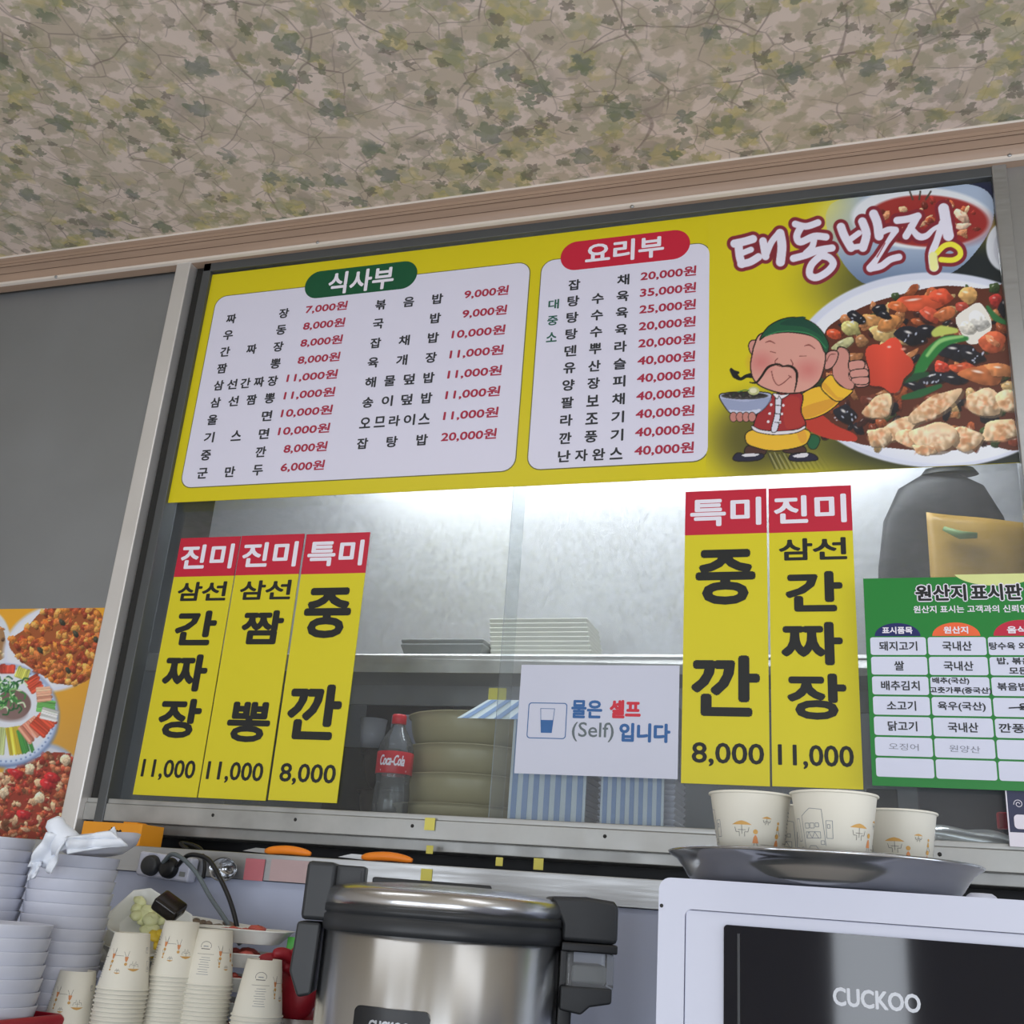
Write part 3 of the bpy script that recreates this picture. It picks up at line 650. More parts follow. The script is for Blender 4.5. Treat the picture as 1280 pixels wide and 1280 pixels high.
    ST = [([(72, 338), (120, 328), (165, 315)], 30), ([(92, 335), (98, 400), (110, 440)], 30), ([(105, 388), (155, 368)], 20), ([(105, 440), (150, 430), (192, 405)], 28),
          ([(215, 325), (222, 365), (228, 402)], 28), ([(228, 402), (255, 335), (290, 290)], 22), ([(300, 287), (310, 350), (302, 430)], 34),
          ([(376, 240), (430, 252), (490, 233)], 24), ([(405, 255), (384, 300), (402, 330), (470, 302), (530, 305)], 26), ([(470, 320), (460, 355), (430, 385)], 22), ([(367, 412), (430, 395), (490, 372), (560, 360)], 26),
          ([(520, 385), (460, 440), (448, 490), (480, 508), (535, 480), (566, 440), (545, 408), (505, 398)], 26),
          ([(605, 255), (622, 300), (655, 358)], 32), ([(712, 228), (732, 290), (715, 358)], 32), ([(640, 325), (695, 285)], 20), ([(655, 358), (715, 350)], 20),
          ([(768, 190), (786, 235), (795, 300)], 34), ([(795, 290), (840, 268), (878, 268)], 20), ([(878, 272), (835, 335), (790, 405), (752, 460)], [24, 14, 16, 30]), ([(752, 462), (805, 450), (850, 418), (895, 405)], 24),
          ([(885, 222), (940, 215), (990, 200)], 26), ([(985, 205), (960, 250), (930, 300)], 26), ([(950, 250), (990, 300), (1030, 300), (1065, 268), (1095, 250)], [14, 26, 22, 14, 12]), ([(1118, 163), (1130, 230), (1142, 298)], 42),
          ([(1112, 235), (1085, 320), (1062, 390), (1070, 455)], [26, 24, 30, 36])]
    ring = [(1085, 385), (1120, 350), (1160, 342), (1196, 365), (1200, 398), (1165, 420), (1105, 418)]
    ST = [(p, np.array(wd) * 1.12 + 4) for p, wd in ST]
    for p, wd in ST: s.stroke(p, np.array(wd) + 36, (122, 28, 42), 3, smooth=True)
    s.stroke(ring, 62, (122, 28, 42), 3, smooth=True)
    for p, wd in ST: s.stroke(p, wd, (200, 196, 214), 3, smooth=True)
    s.stroke(ring, 24, (214, 204, 50), 3, smooth=True); s.stroke([(1066, 400), (1070, 455)], 34, (212, 210, 130), 8)
    s.stroke([(825, 335), (800, 380), (785, 405)], 4, (150, 70, 80), 2)
    # ---- cartoon cook
    s.use((900, 380), 5.82)
    LN = (22, 18, 14)
    def P_(pts, col, ew=6): s.poly(pts, col, edge=LN, ew=ew)
    for k in range(26):                        # woven mat
        s.stroke([(345 + k * 17, 1080 + (k % 3) * 8), (400 + k * 18, 1200)], 5, (150, 148, 110) if k % 2 else (40, 44, 36), a=.6 * max(0, 1 - k / 24))
    P_([(185, 1090), (205, 1030), (330, 1060), (310, 1100)], (66, 38, 34)); P_([(470, 1080), (480, 1045), (605, 1035), (615, 1085)], (66, 38, 34))
    P_([(95, 1115), (130, 1082), (200, 1095), (300, 1088), (320, 1110), (270, 1138), (150, 1145), (100, 1135)], (28, 28, 52)); s.poly([(160, 1100), (200, 1088), (285, 1092), (250, 1108), (190, 1112)], (190, 186, 192))
    P_([(500, 1120), (530, 1088), (640, 1082), (700, 1105), (705, 1135), (610, 1145), (520, 1140)], (28, 28, 52)); s.poly([(530, 1105), (600, 1085), (640, 1088), (630, 1110), (570, 1118)], (190, 186, 192))
    P_([(640, 960), (690, 950), (728, 985), (700, 1050), (655, 1052), (635, 1010)], (20, 84, 50), 4); s.poly([(570, 930), (610, 965), (655, 968), (640, 950)], (200, 150, 120))
    P_([(235, 915), (620, 910), (640, 1000), (560, 1045), (400, 1068), (280, 1050), (190, 1005)], (206, 160, 38)); s.poly([(560, 930), (615, 920), (630, 990), (590, 1010)], (198, 128, 40), a=.6)
    P_([(590, 660), (735, 598), (830, 690), (870, 712), (760, 800), (610, 842), (582, 760)], (208, 160, 36)); s.poly([(590, 760), (800, 690), (850, 712), (750, 790), (615, 832)], (190, 124, 32), a=.7)
    P_([(735, 598), (805, 515), (880, 590), (965, 625), (930, 670), (860, 710), (790, 670)], (210, 162, 36)); s.poly([(745, 605), (765, 575), (850, 670), (900, 680), (860, 702)], (190, 126, 34), a=.6)
    P_([(855, 320), (900, 315), (940, 350), (945, 430), (960, 420), (1045, 410), (1080, 470), (1085, 520), (1080, 590), (1000, 605), (965, 560), (975, 615), (940, 620), (870, 590), (825, 520), (840, 430), (870, 390)], (184, 120, 108))
    for q in ([(945, 418), (1030, 408), (1055, 440), (1030, 480), (950, 485), (935, 450)], [(950, 488), (1050, 470), (1082, 500), (1060, 535), (960, 538)], [(962, 540), (1070, 530), (1085, 560), (1060, 585), (975, 580)]): P_(q, (188, 124, 112), 5)
    P_([(820, 510), (850, 340), (900, 320), (940, 370), (930, 450), (940, 540), (975, 580), (960, 618), (900, 605)], (184, 120, 108), 1)
    P_([(245, 880), (300, 740), (370, 660), (590, 650), (590, 780), (625, 880), (560, 920), (400, 930), (280, 910)], (150, 32, 36)); s.poly([(470, 700), (570, 680), (580, 780), (610, 870), (480, 900)], (176, 52, 36), a=.45)
    s.poly([(235, 885), (300, 915), (420, 925), (560, 912), (615, 885), (615, 908), (540, 940), (400, 952), (280, 935), (235, 908)], (198, 192, 196), edge=LN, ew=4)
    P_([(405, 670), (445, 670), (440, 800), (415, 920), (372, 920), (400, 790)], (190, 188, 200), 4); s.poly([(385, 650), (415, 690), (430, 668), (450, 690), (505, 655), (450, 660)], (205, 196, 200), edge=LN, ew=3)
    for q in ((372, 733), (460, 737), (362, 797), (450, 800), (350, 856), (436, 860)): s.ell(q[0], q[1], 10, 10, (200, 190, 195))
    for q in (735, 797, 860): s.stroke([(400, q), (440, q + 4)], 4, LN)
    P_([(-5, 665), (60, 645), (180, 640), (300, 640), (375, 660), (340, 740), (270, 800), (220, 815), (90, 800), (30, 740)], (150, 156, 184)); s.poly([(20, 690), (180, 710), (365, 680), (345, 735), (270, 795), (90, 795), (35, 735)], (122, 132, 165), a=.7)
    s.poly([(70, 770), (100, 795), (260, 795), (290, 765), (180, 780)], (188, 190, 205), a=.8)
    s.ell(180, 668, 170, 26, (54, 52, 50)); s.ell(180, 662, 150, 20, (38, 34, 34)); 
    for k in range(10): s.ell(50 + k * 24, 680 - (k % 3) * 10, 12, 5, [(70, 66, 60), (90, 84, 80), (30, 60, 35)][k % 3], k)
    s.ell(245, 632, 42, 30, (170, 170, 110)); s.ell(242, 630, 26, 18, (200, 196, 160)); s.stroke([(130, 640), (180, 625), (210, 630)], 6, (60, 110, 40))
    for q in (98, 145, 190, 233): s.ell(q, 822, 30, 38, LN); s.ell(q, 822, 25, 33, (176, 108, 98))
    s.stroke([(235, 520), (190, 525), (150, 545), (110, 520), (80, 480)], [40, 24, 20, 40, 20], (16, 20, 22), smooth=True); s.stroke([(80, 470), (100, 500), (130, 500)], [10, 40, 20], (16, 20, 22))
    P_([(275, 275), (230, 265), (208, 300), (222, 355), (255, 370)], (186, 122, 112)); P_([(770, 370), (810, 340), (858, 350), (850, 410), (810, 465), (760, 470)], (186, 122, 112)); s.stroke([(775, 420), (800, 370), (840, 365)], 4, (110, 50, 45), smooth=True)
    head = [(250, 300), (300, 215), (480, 190), (660, 220), (740, 290), (768, 370), (755, 470), (720, 560), (650, 620), (560, 648), (430, 645), (300, 600), (240, 540), (222, 450), (235, 360)]
    P_(head, (196, 134, 120), 8)
    s.ell(300, 425, 70, 60, (186, 84, 82), 0, .55, .8); s.ell(640, 480, 75, 60, (186, 84, 82), 0, .55, .8)
    P_([(290, 260), (310, 215), (370, 150), (470, 105), (580, 100), (680, 140), (750, 210), (790, 290), (785, 345), (760, 350), (720, 270), (640, 225), (480, 205), (350, 225), (300, 255)], (18, 78, 50), 6)
    s.poly([(440, 150), (500, 110), (600, 110), (690, 160), (750, 240), (700, 210), (600, 165)], (12, 56, 46), a=.7); s.stroke([(330, 235), (440, 200), (600, 205), (700, 245), (770, 320)], 6, (40, 120, 70), smooth=True); s.ell(595, 100, 30, 10, (14, 60, 44))
    B = (120, 50, 45)
    s.stroke([(330, 280), (365, 270), (400, 288)], [3, 8, 3], B, smooth=True); s.stroke([(615, 305), (650, 298), (690, 325)], [3, 8, 3], B, smooth=True)
    s.stroke([(365, 345), (405, 355)], 4, B); s.stroke([(580, 380), (628, 378)], 4, B)
    s.stroke([(420, 395), (400, 420), (425, 450), (500, 455), (530, 440), (515, 405)], 5, B, smooth=True)
    s.stroke([(215, 570), (262, 572), (300, 530), (350, 460), (420, 438), (460, 455)], [5, 14, 14, 16, 12, 8], LN, smooth=True)
    s.stroke([(450, 455), (510, 452), (555, 490), (558, 560), (540, 645)], [8, 16, 18, 12, 5], LN, smooth=True)
    s.stroke([(375, 490), (390, 550), (420, 590), (460, 575), (515, 525)], 5, B, smooth=True); s.stroke([(500, 520), (520, 535)], 4, B)
    return s
pic = food_picture().build('picture_print', PM, ban)

# ================================================================= VERTICAL DISH BOARDS
def board(label, TL, BR, Y, hd, body, price, tilt=0.0, side='left'):
    x0, x1 = at(TL[0], TL[1], Y).x, at(BR[0], BR[1], Y).x
    z1, z0 = at(TL[0], TL[1], Y).z, at(BR[0], BR[1], Y).z
    e = empty('dish_board', ((x0 + x1) / 2, Y, z0)); tag(e, label, 'menu board', 'yellow dish boards on the hatch glass')
    w_, h_ = x1 - x0, z1 - z0; hw = w_ / 2 - .0008; hz = h_ * .838
    MB().box(-hw, hw, 0, .0025, 0, hz).build('yellow_field', M['stripyellow'], e)
    MB().box(-hw, hw, -.0004, .0025, hz, h_).build('red_header', M['redhead'], e)
    mb = MB(); word(mb, hd, 0, (hz + h_) / 2, w_ * .84, h_ * .096, -.0008, .0018); mb.build('header_lettering', M['whiteink'], e, fixn=False)
    for ch, cx, cz, ww, hh, bd in body:
        mb = MB(); word(mb, ch, cx * w_, cz * h_, ww * w_, hh * h_, -.0005, bd * 1.15); mb.build('character', M['black'], e, fixn=False)
    mb = MB(); word(mb, price, (-.01 if len(price) > 5 else .03) * w_, .093 * h_, w_ * (.82 if len(price) > 5 else .80), h_ * .072, -.0005, .0009)
    mb.build('price_lettering', M['black'], e, fixn=False)
    if tilt: e.rotation_euler = (0, tilt, 0)
    return e
A_ = [('삼', -.18, .777, .38, .072, .0013), ('선', .22, .777, .38, .072, .0013), ('간', .02, .63, .62, .125, .0030), ('짜', -.02, .455, .66, .13, .0030), ('장', .02, .283, .62, .135, .0030)]
Bd = [('삼', -.18, .777, .38, .072, .0013), ('선', .22, .777, .38, .072, .0013), ('짬', .06, .63, .60, .12, .0028), ('뽕', .08, .275, .60, .135, .0028)]
C_ = [('중', .0, .685, .66, .18, .0036), ('깐', .0, .315, .74, .185, .0036)]
YL = 1.9165
board('yellow board for 간짜장 at 11,000, leftmost of the three boards beside the steel post', (226, 673), (246, 997), YL, '진미', A_, '11,000')
board('yellow board for 짬뽕 at 11,000, middle of the three boards on the left glass', (302, 670), (332, 1001), YL, '진미', Bd, '11,000')
board('yellow board for 중깐 at 8,000, rightmost of the three boards on the left glass', (383, 668), (421, 1004), YL, '특미', C_, '8,000')
YR = 1.9055
board('yellow board for 중깐 at 8,000, on the right glass beside the white paper notice', (856.5, 615), (963, 983), YR, '특미', C_, '8,000')
board('yellow board for 간짜장 at 11,000, on the right glass beside the green poster', (960, 611), (1080, 987), YR, '진미', A_, '11,000')

# ================================================================= WATER NOTICE
Yn = 1.906
n0, n1_ = at(652, 831, Yn), at(847, 974, Yn)
nt_ = empty('paper_notice', (0, 0, 0)); tag(nt_, 'white laminated A4 notice saying water is self service, taped on the hatch glass', 'notice')
MB().box(n0.x, n1_.x, Yn, Yn + .0008, n1_.z, n0.z).build('sheet', M['paper'], nt_)
ic = MB(); a = at(661, 878, Yn); b = at(707, 924, Yn)
R_ = rrect(a.x, b.x, b.z, a.z, .006); R2 = rrect(a.x + .0016, b.x - .0016, b.z + .0016, a.z - .0016, .005)
n_ = len(R_); ic.add([(x, Yn - .0003, z) for x, z in R_ + R2], [(i, (i + 1) % n_, n_ + (i + 1) % n_, n_ + i) for i in range(n_)])
cx = (a.x + b.x) / 2; cz = (a.z + b.z) / 2; gh = .0225
for s_ in (-1, 1): ic.add([(cx + s_ * .0140, Yn - .0003, cz + gh), (cx + s_ * .0130, Yn - .0003, cz + gh), (cx + s_ * .0095, Yn - .0003, cz - gh), (cx + s_ * .0105, Yn - .0003, cz - gh)], [(0, 1, 2, 3)])
ic.add([(cx - .0140, Yn - .0003, cz + gh), (cx + .0140, Yn - .0003, cz + gh), (cx + .0140, Yn - .0003, cz + gh - .001), (cx - .0140, Yn - .0003, cz + gh - .001)], [(0, 1, 2, 3)])
ic.add([(cx - .0120, Yn - .0004, cz + .001), (cx + .0120, Yn - .0004, cz + .001), (cx + .0104, Yn - .0004, cz - gh), (cx - .0104, Yn - .0004, cz - gh)], [(0, 1, 2, 3)])
ic.build('glass_symbol', M['blueink'], nt_, fixn=False)
mb = MB(); word_px(mb, '물은', 715, 752, 886.5, 21, Yn - .0004, .0013); mb.build('lettering', M['blueink'], nt_, fixn=False); mb = MB(); word_px(mb, '입니다', 775, 837, 916, 22, Yn - .0004, .0015)
mb.build('lettering', M['blueink'], nt_, fixn=False)
mb = MB(); word_px(mb, '(Self)', 715, 767, 915, 24, Yn - .0004, .0003); mb.build('lettering', M['cable_grey'], nt_, fixn=False)
mb = MB(); word_px(mb, '셀프', 763, 800, 886.5, 21, Yn - .0004, .0015); mb.build('lettering', M['scarletink'], nt_, fixn=False)

# ================================================================= GREEN ORIGIN POSTER
Yp = 1.8795
ps = empty('origin_poster', (0, 0, 0)); tag(ps, 'green poster with a white table of ingredient origins at the right edge of the hatch', 'poster')
gx0, gx1, gz1, gz0 = at(1079, 725, Yp).x, at(1079, 725, Yp).x + .435, at(1150, 722, Yp).z, at(1150, 984, Yp).z
MB().box(gx0, gx1, Yp, Yp + .0015, gz0, gz1).build('sheet', M['green'], ps)
xa, xb, xc, xd = at(1087, 810, Yp).x, at(1159, 810, Yp).x, at(1234.5, 812, Yp).x, gx1 - .012
Z = lambda px, py: at(px, py, Yp).z
zt, zbm = Z(1120, 795.5), Z(1130, 973)
mb = MB()
for (l, r_) in ((xa, xb), (xb, xc), (xc, xd)):
    for i in range(7):
        za = zt - (zt - zbm) * i / 7; zb_ = zt - (zt - zbm) * (i + 1) / 7
        mb.prism_xz(rrect(l + .0015, r_ - .0015, zb_ + .0016, za - .0016, .004, 4), Yp - .0003, Yp)
mb.build('table_cells', M['cell'], ps)
Yt = Yp - .0007
for (l, r_, m, t) in ((xa, xb, 'navy', '표시품목'), (xb, xc, 'orange', '원산지'), (xc, xc + .108, 'crimson', '음식명')):
    c = (l + r_) / 2; R0 = (r_ - l) * .40
    MB().prism_xz([(c + R0 * math.cos(q), zt + .0005 + .62 * R0 * math.sin(q)) for q in np.linspace(0, math.pi, 20)], Yp - .0004, Yp).build('column_tab', M[m], ps)
    mb = MB(); word(mb, t, c, zt + .0105, (r_ - l) * (.52 if len(t) > 3 else .40), .0115, Yt, .0005); mb.build('tab_lettering', M['whiteink'], ps, fixn=False)
mb = MB(); row = lambda i: zt - (zt - zbm) * (i + .5) / 7
for i, t in enumerate(['돼지고기', '쌀', '배추김치', '소고기', '닭고기']): word(mb, t, (xa + xb) / 2, row(i), .0150 * len(t), .0155, Yt, .0004)
for i, t in ((0, '국내산'), (1, '국내산'), (3, '육우(국산)'), (4, '국내산')): word(mb, t, (xb + xc) / 2, row(i), .0150 * min(len(t), 4.8), .0155, Yt, .0004)
word(mb, '배추(국산)', xb + .033, row(2) + .0085, .056, .0115, Yt, .0004); word(mb, '고춧가루(중국산)', (xb + xc) / 2, row(2) - .0075, .094, .0115, Yt, .0004)
mb.build('table_lettering', M['darkink'], ps, fixn=False)
mb = MB(); word(mb, '탕수육 외 모든', xc + .047, row(0), .088, .0120, Yt, .0004); word(mb, '밥, 볶음밥', xc + .046, row(1) + .0085, .066, .0115, Yt, .0004); word(mb, '모든음식', xc + .058, row(1) - .0075, .056, .0115, Yt, .0004)
word(mb, '볶음밥 외', xc + .042, row(2), .064, .0125, Yt, .0004); word(mb, '육개장', xc + .062, row(3), .046, .0135, Yt, .0006); word(mb, '깐풍기,', xc + .038, row(4), .062, .0150, Yt, .0004)
mb.tube([(xc + .024, Yt, row(3) - .001), (xc + .045, Yt, row(3) + .0005), (xc + .062, Yt, row(3) - .0005), (xc + .09, Yt, row(3) + .001)], .0011, 6)
mb.build('table_lettering', M['darkink'], ps, fixn=False)
mb = MB(); word(mb, '오징어', (xa + xb) / 2, row(5), .046, .011, Yt, 0, rot=-.02); mb.build('handwriting', M['pencil'], ps, fixn=False); mb = MB(); word(mb, '원양산', (xb + xc) / 2, row(5) - .001, .046, .011, Yt, 0, rot=-.03); mb.build('handwriting', M['pencil'], ps, fixn=False)
c = at(1245, 716, Yp); mb = MB(); R0 = .068
pts = [(c.x + R0 * math.cos(q), gz1 + .012 + R0 * .42 * math.sin(q)) for q in np.linspace(math.pi * 1.09, math.pi * 1.91, 24)]
mb.prism_xz(pts[::-1], Yp - .0003, Yp); mb.build('arc_emblem', M['palegreen'], ps)
mb = MB(); word_px(mb, '원산지', 1145, 1207, 741, 19, Yp - .0005, .0030); word_px(mb, '표시판', 1214, 1277, 740, 19, Yp - .0005, .0030); mb.build('title_outline', M['whiteink'], ps, fixn=False)
mb = MB(); word_px(mb, '원산지', 1145, 1207, 741, 19, Yp - .0010, .0011); word_px(mb, '표시판', 1214, 1277, 740, 19, Yp - .0010, .0011); mb.build('title_lettering', M['black'], ps, fixn=False)
mb = MB(); a = at(1142, 762, Yp); word(mb, '원산지 표시는 고객과의 신뢰입니다', a.x + .1015, a.z, .203, .0125, Yp - .0005, .0003); mb.build('subtitle_lettering', M['whiteink'], ps, fixn=False)

# ================================================================= FOOD POSTER ON THE LEFT PANEL
def left_poster():
    Y = 1.912; x0 = at(0, 765, Y).x - .10; x1 = XP0 - .0005; z1 = at(100, 760, Y).z; z0 = ZC + .055
    s = Print(x0, x1, z0, z1, Y, .0015, (205, 148, 42), (0, 740), 4.0); r = np.random.RandomState(3)
    s.mix(np.arange(len(s.P)), np.clip((s.P[:, 1] - 300) / 1400, 0, .3), (150, 120, 90))
    def pile(poly_, pal, n, lo, hi, seed, base):
        j = s.poly(poly_, base); q = np.random.RandomState(seed)
        for k in range(n):
            i = j[q.randint(len(j))]; s.chunk(s.P[i, 0], s.P[i, 1], q.uniform(lo, hi), q.uniform(lo * .6, hi * .6), pal[q.randint(len(pal))], q.uniform(0, 3), seed * 1000 + k, .25, .4)
    s.ell(-60, 260, 115, 170, (190, 196, 205)); pile([(-90, 200), (0, 170), (30, 250), (20, 330), (-90, 350)], [(200, 170, 110), (190, 120, 60), (90, 60, 40)], 24, 8, 18, 4, (150, 110, 70))
    s.ell(275, 280, 265, 212, (190, 194, 212), -.35); s.ell(278, 276, 250, 198, (200, 202, 218), -.35)
    pile([(45, 250), (130, 180), (220, 90), (330, 75), (470, 80), (520, 150), (520, 330), (440, 440), (330, 465), (200, 410), (90, 330)], [(190, 95, 35), (206, 120, 45), (170, 70, 35), (215, 150, 70), (150, 55, 30), (195, 105, 50)], 260, 12, 30, 5, (150, 75, 35))
    for c in ((380, 210), (200, 290), (340, 390), (480, 240), (310, 150)): s.chunk(c[0], c[1], 20, 13, [(60, 60, 45), (70, 90, 45)][c[0] % 2], 1, c[0], .2)
    s.ell(215, 960, 205, 205, (150, 160, 180), -.2); s.ell(215, 965, 190, 190, (185, 188, 196), -.2)
    pile([(-80, 950), (40, 900), (130, 850), (280, 800), (370, 830), (420, 900), (420, 1230), (-80, 1230)], [(176, 60, 40), (190, 105, 70), (205, 160, 120), (150, 45, 35), (165, 85, 50), (120, 70, 45)], 330, 12, 30, 6, (140, 50, 35))
    for c in ((240, 960), (120, 1110), (80, 905), (260, 925)): s.chunk(c[0], c[1], 44, 24, (190, 35, 40), .3, c[1], .4)
    for c in ((200, 1030), (150, 885), (330, 840), (20, 1000)): s.chunk(c[0], c[1], 26, 30, (214, 186, 150), .3, c[1], .3)
    s.ell(30, 620, 265, 258, (96, 118, 160)); s.ell(30, 615, 255, 245, (178, 192, 216)); s.ell(30, 612, 232, 222, (196, 200, 210))
    for k in range(60):
        t = 6.283 * k / 60; s.ell(30 + 244 * math.cos(t), 613 + 234 * math.sin(t), 5, 5, (90, 115, 165), 0, .8, .5)
    def fan(cx, cy, dx, dy, n, col, wd, ln, sp, seed):
        q = np.random.RandomState(seed); nx, ny = -dy, dx
        for k in range(n):
            o = (k - n / 2) * sp; c = np.clip(np.array(col) * q.uniform(.8, 1.2), 0, 235)
            s.stroke([(cx + nx * o, cy + ny * o), (cx + nx * o + dx * ln + q.uniform(-6, 6), cy + ny * o + dy * ln + q.uniform(-6, 6))], wd, c * .8, 3); s.stroke([(cx + nx * o - 2, cy + ny * o - 2), (cx + nx * o + dx * ln, cy + ny * o + dy * ln - 2)], wd * .45, c, 3)
    fan(-20, 680, -.1, 1, 9, (190, 205, 130), 11, 130, 10, 1); fan(60, 680, .15, 1, 9, (215, 190, 55), 9, 130, 8, 2); fan(105, 690, .3, 1, 6, (60, 140, 60), 7, 110, 9, 3)
    fan(130, 660, .6, .8, 8, (222, 130, 105), 16, 80, 13, 4); fan(180, 640, .75, .65, 7, (210, 70, 45), 18, 80, 14, 5); fan(190, 570, 1, .15, 7, (90, 160, 75), 10, 80, 9, 6); fan(210, 610, 1, .3, 5, (205, 205, 200), 12, 70, 11, 12)
    fan(150, 480, .8, -.5, 6, (205, 70, 45), 16, 60, 13, 7); fan(110, 430, .3, -.8, 7, (190, 190, 80), 12, 50, 11, 8); fan(40, 400, .0, -.7, 8, (215, 70, 50), 15, 40, 12, 9); fan(190, 520, 1, -.1, 6, (226, 150, 120), 14, 60, 12, 13)
    s.ell(70, 560, 85, 75, (112, 84, 80)); s.ell(40, 600, 90, 45, (122, 96, 92), .1, .9, .2)
    for k in range(70):
        a = r.uniform(-60, 110); b_ = r.uniform(430, 590); an = r.uniform(0, 6.28)
        s.stroke([(a, b_), (a + 26 * math.cos(an), b_ + 26 * math.sin(an)), (a + 40 * math.cos(an + .6), b_ + 40 * math.sin(an + .6))], 5, [(50, 125, 55), (30, 90, 45), (190, 205, 170), (110, 165, 90)][r.randint(4)], 3, .9, True)
    return s
fp = empty('food_poster', (0, 0, 0)); tag(fp, 'orange food poster with plates of fried meat and noodles on the left steel panel', 'poster')
left_poster().build('picture_print', PM, fp)
# ================================================================= KITCHEN THINGS BEHIND THE GLASS
def place(o, v): o.location = v; return o
SHZ = ZC + .521
# grey oven tray standing on the shelf
a, b = at(508, 812, 2.27), at(611, 812, 2.27)
mb = MB(); hw = (b.x - a.x) / 2
def tray_mesh(w0, w1, d0, d1, h, t=.003):
    m = MB(); o_ = [(-w0, -d0, 0), (w0, -d0, 0), (w0, d0, 0), (-w0, d0, 0), (-w1, -d1, h), (w1, -d1, h), (w1, d1, h), (-w1, d1, h)]
    i_ = [(x * (1 - t / w0), y * (1 - t / d0), z + t) for x, y, z in o_]
    m.add(o_ + i_, [(0, 3, 2, 1), (0, 1, 5, 4), (1, 2, 6, 5), (2, 3, 7, 6), (3, 0, 4, 7), (8, 9, 10, 11), (8, 12, 13, 9), (9, 13, 14, 10), (10, 14, 15, 11), (11, 15, 12, 8), (4, 5, 13, 12), (5, 6, 14, 13), (6, 7, 15, 14), (7, 4, 12, 15)])
    return m
for k in range(2):
    o = tray_mesh(hw * .88, hw, .05, .06, .030).build('food_tray', M['greytray'], bevel=.004); o.location = ((a.x + b.x) / 2, 2.29, SHZ + .0 + k * .011)
    tag(o, ['lower', 'upper'][k] + ' of two nested grey plastic trays on the steel wall shelf', 'tray', 'grey trays on the wall shelf')
a, b = at(617, 812, 2.30), at(744, 812, 2.30)
for k in range(9):
    w_ = (b.x - a.x) / 2 * (1 - .004 * k)
    o = tray_mesh(w_ * .95, w_, .06, .066, .016, .002).build('foam_container', M['offwhite'], bevel=.003); o.location = ((a.x + b.x) / 2 - .0015 * k, 2.34, SHZ + k * .0105)
    tag(o, 'topmost white foam container in the stack on the steel wall shelf' if k == 8 else 'white foam container, %s from the top, on the steel wall shelf' % ORD(8 - k), 'container', 'white foam containers on the wall shelf')
a = at(803, 800, 2.36)
o = tray_mesh(.045, .05, .04, .045, .022).build('foam_container', M['offwhite'], bevel=.004); o.location = (a.x, 2.38, SHZ); tag(o, 'single low white foam container on the shelf above the paper notice', 'container')
# khaki mixing bowls
CT = ZC + .135
def bowl_mesh(name, m, R, h, foot, lip=.006, seg=56):
    pr = [(foot, 0), (foot + .004, .001)]
    for i in range(1, 13):
        t = i / 12; pr.append((foot + (R - lip - foot) * (math.sin(t * math.pi / 2) ** .75), h * (t ** 1.5) * .97))
    pr += [(R, h * .97), (R + .001, h)]
    inn = [(max(r - .004, .001), z + .004) for r, z in reversed(pr[:-2])]
    prof = [(.0002, 0)] + pr + [(R - .003, h)] + inn + [(.0002, .004)]
    return MB().lathe(prof, seg).build(name, m, None, True)
zs = [Zz(560, 887, 2.02), Zz(560, 928, 2.02), Zz(560, 965, 2.02), Zz(560, 1004, 2.02)]
names = ['topmost', 'second from the top', 'third from the top', 'lowest']
b0 = bowl_mesh('mixing_bowl', M['khaki'], .150, .088, .075)
cxb = at(517, 910, 2.17).x + .150
for k in range(4):
    o = b0 if k == 0 else b0.copy()
    if k: COL.objects.link(o)
    R = [.150, .151, .150, .163][k]; hs = .088 if k < 3 else zs[3] - CT - .0005; o.scale = (R / .15, R / .15, hs / .088); o.location = (cxb + [0, .002, .0, -.006][k] + (R - .15) * .3, 2.17, zs[k] - hs)
    tag(o, 'khaki melamine mixing bowl, %s of its stack beside the cola bottle' % names[k], 'bowl', 'khaki mixing bowls stacked behind the hatch')
o = bowl_mesh('stew_bowl', M['brownbowl'], .085, .085, .04); o.location = (at(495, 980, 2.30).x - .01, 2.32, CT + .09); tag(o, 'dark brown stew bowl standing behind the cola bottle, upper one', 'bowl', 'brown bowls behind the bottle')
o = bowl_mesh('stew_bowl', M['brownbowl'], .085, .085, .04); o.location = (at(495, 980, 2.30).x - .01, 2.32, CT + .004); tag(o, 'dark brown stew bowl standing behind the cola bottle, lower one', 'bowl', 'brown bowls behind the bottle')
# white stack of steel cups left of the bottle
p = at(466, 915, 2.42); o = MB().lathe(thick([(.0001, 0), (.026, 0), (.033, .075)], .0015), 28).build('white_mug', M['whiteplastic'], None, True); o.location = (p.x, 2.42, at(467, 938, 2.42).z); 
blk = MB().box(-.09, .10, -.06, .06, 0, .16).build('storage_box', M['kitchendark'], None, bevel=.004); blk.location = (o.location.x, 2.43, o.location.z - .16); tag(o, 'small white mug standing on the dark box left of the cola bottle', 'mug'); tag(blk, 'dark box behind the cola bottle carrying a white mug', 'box')
blk.dimensions = blk.dimensions
# cola bottle
bz = CT; e = empty('cola_bottle', (at(487, 990, 2.0).x, 2.01, bz)); tag(e, 'clear plastic cola bottle with red cap and red label beside the khaki bowls', 'bottle')
H = at(490, 893, 2.01).z - bz; R = .036
pr = [(.0001, .004), (.022, .0), (.032, .006), (R, .02), (R, .28 * H), (R * .93, .36 * H), (R * .98, .44 * H), (R, .50 * H), (R, .66 * H), (R * .92, .72 * H), (R * .70, .79 * H), (R * .45, .86 * H), (.0125, .90 * H), (.0125, .93 * H)]
MB().lathe(pr, 36).build('bottle_body', M['petcola'], e, True)
MB().lathe([(.0001, .995 * H), (.013, .995 * H), (.0145, .985 * H), (.0148, .91 * H), (.0125, .905 * H)], 28).build('cap', M['capred'], e, True)
lb = MB().lathe([(R + .0004, .44 * H), (R + .0010, .445 * H), (R + .0010, .635 * H), (R + .0004, .64 * H)], 36).build('label', M['labelred'], e, True)
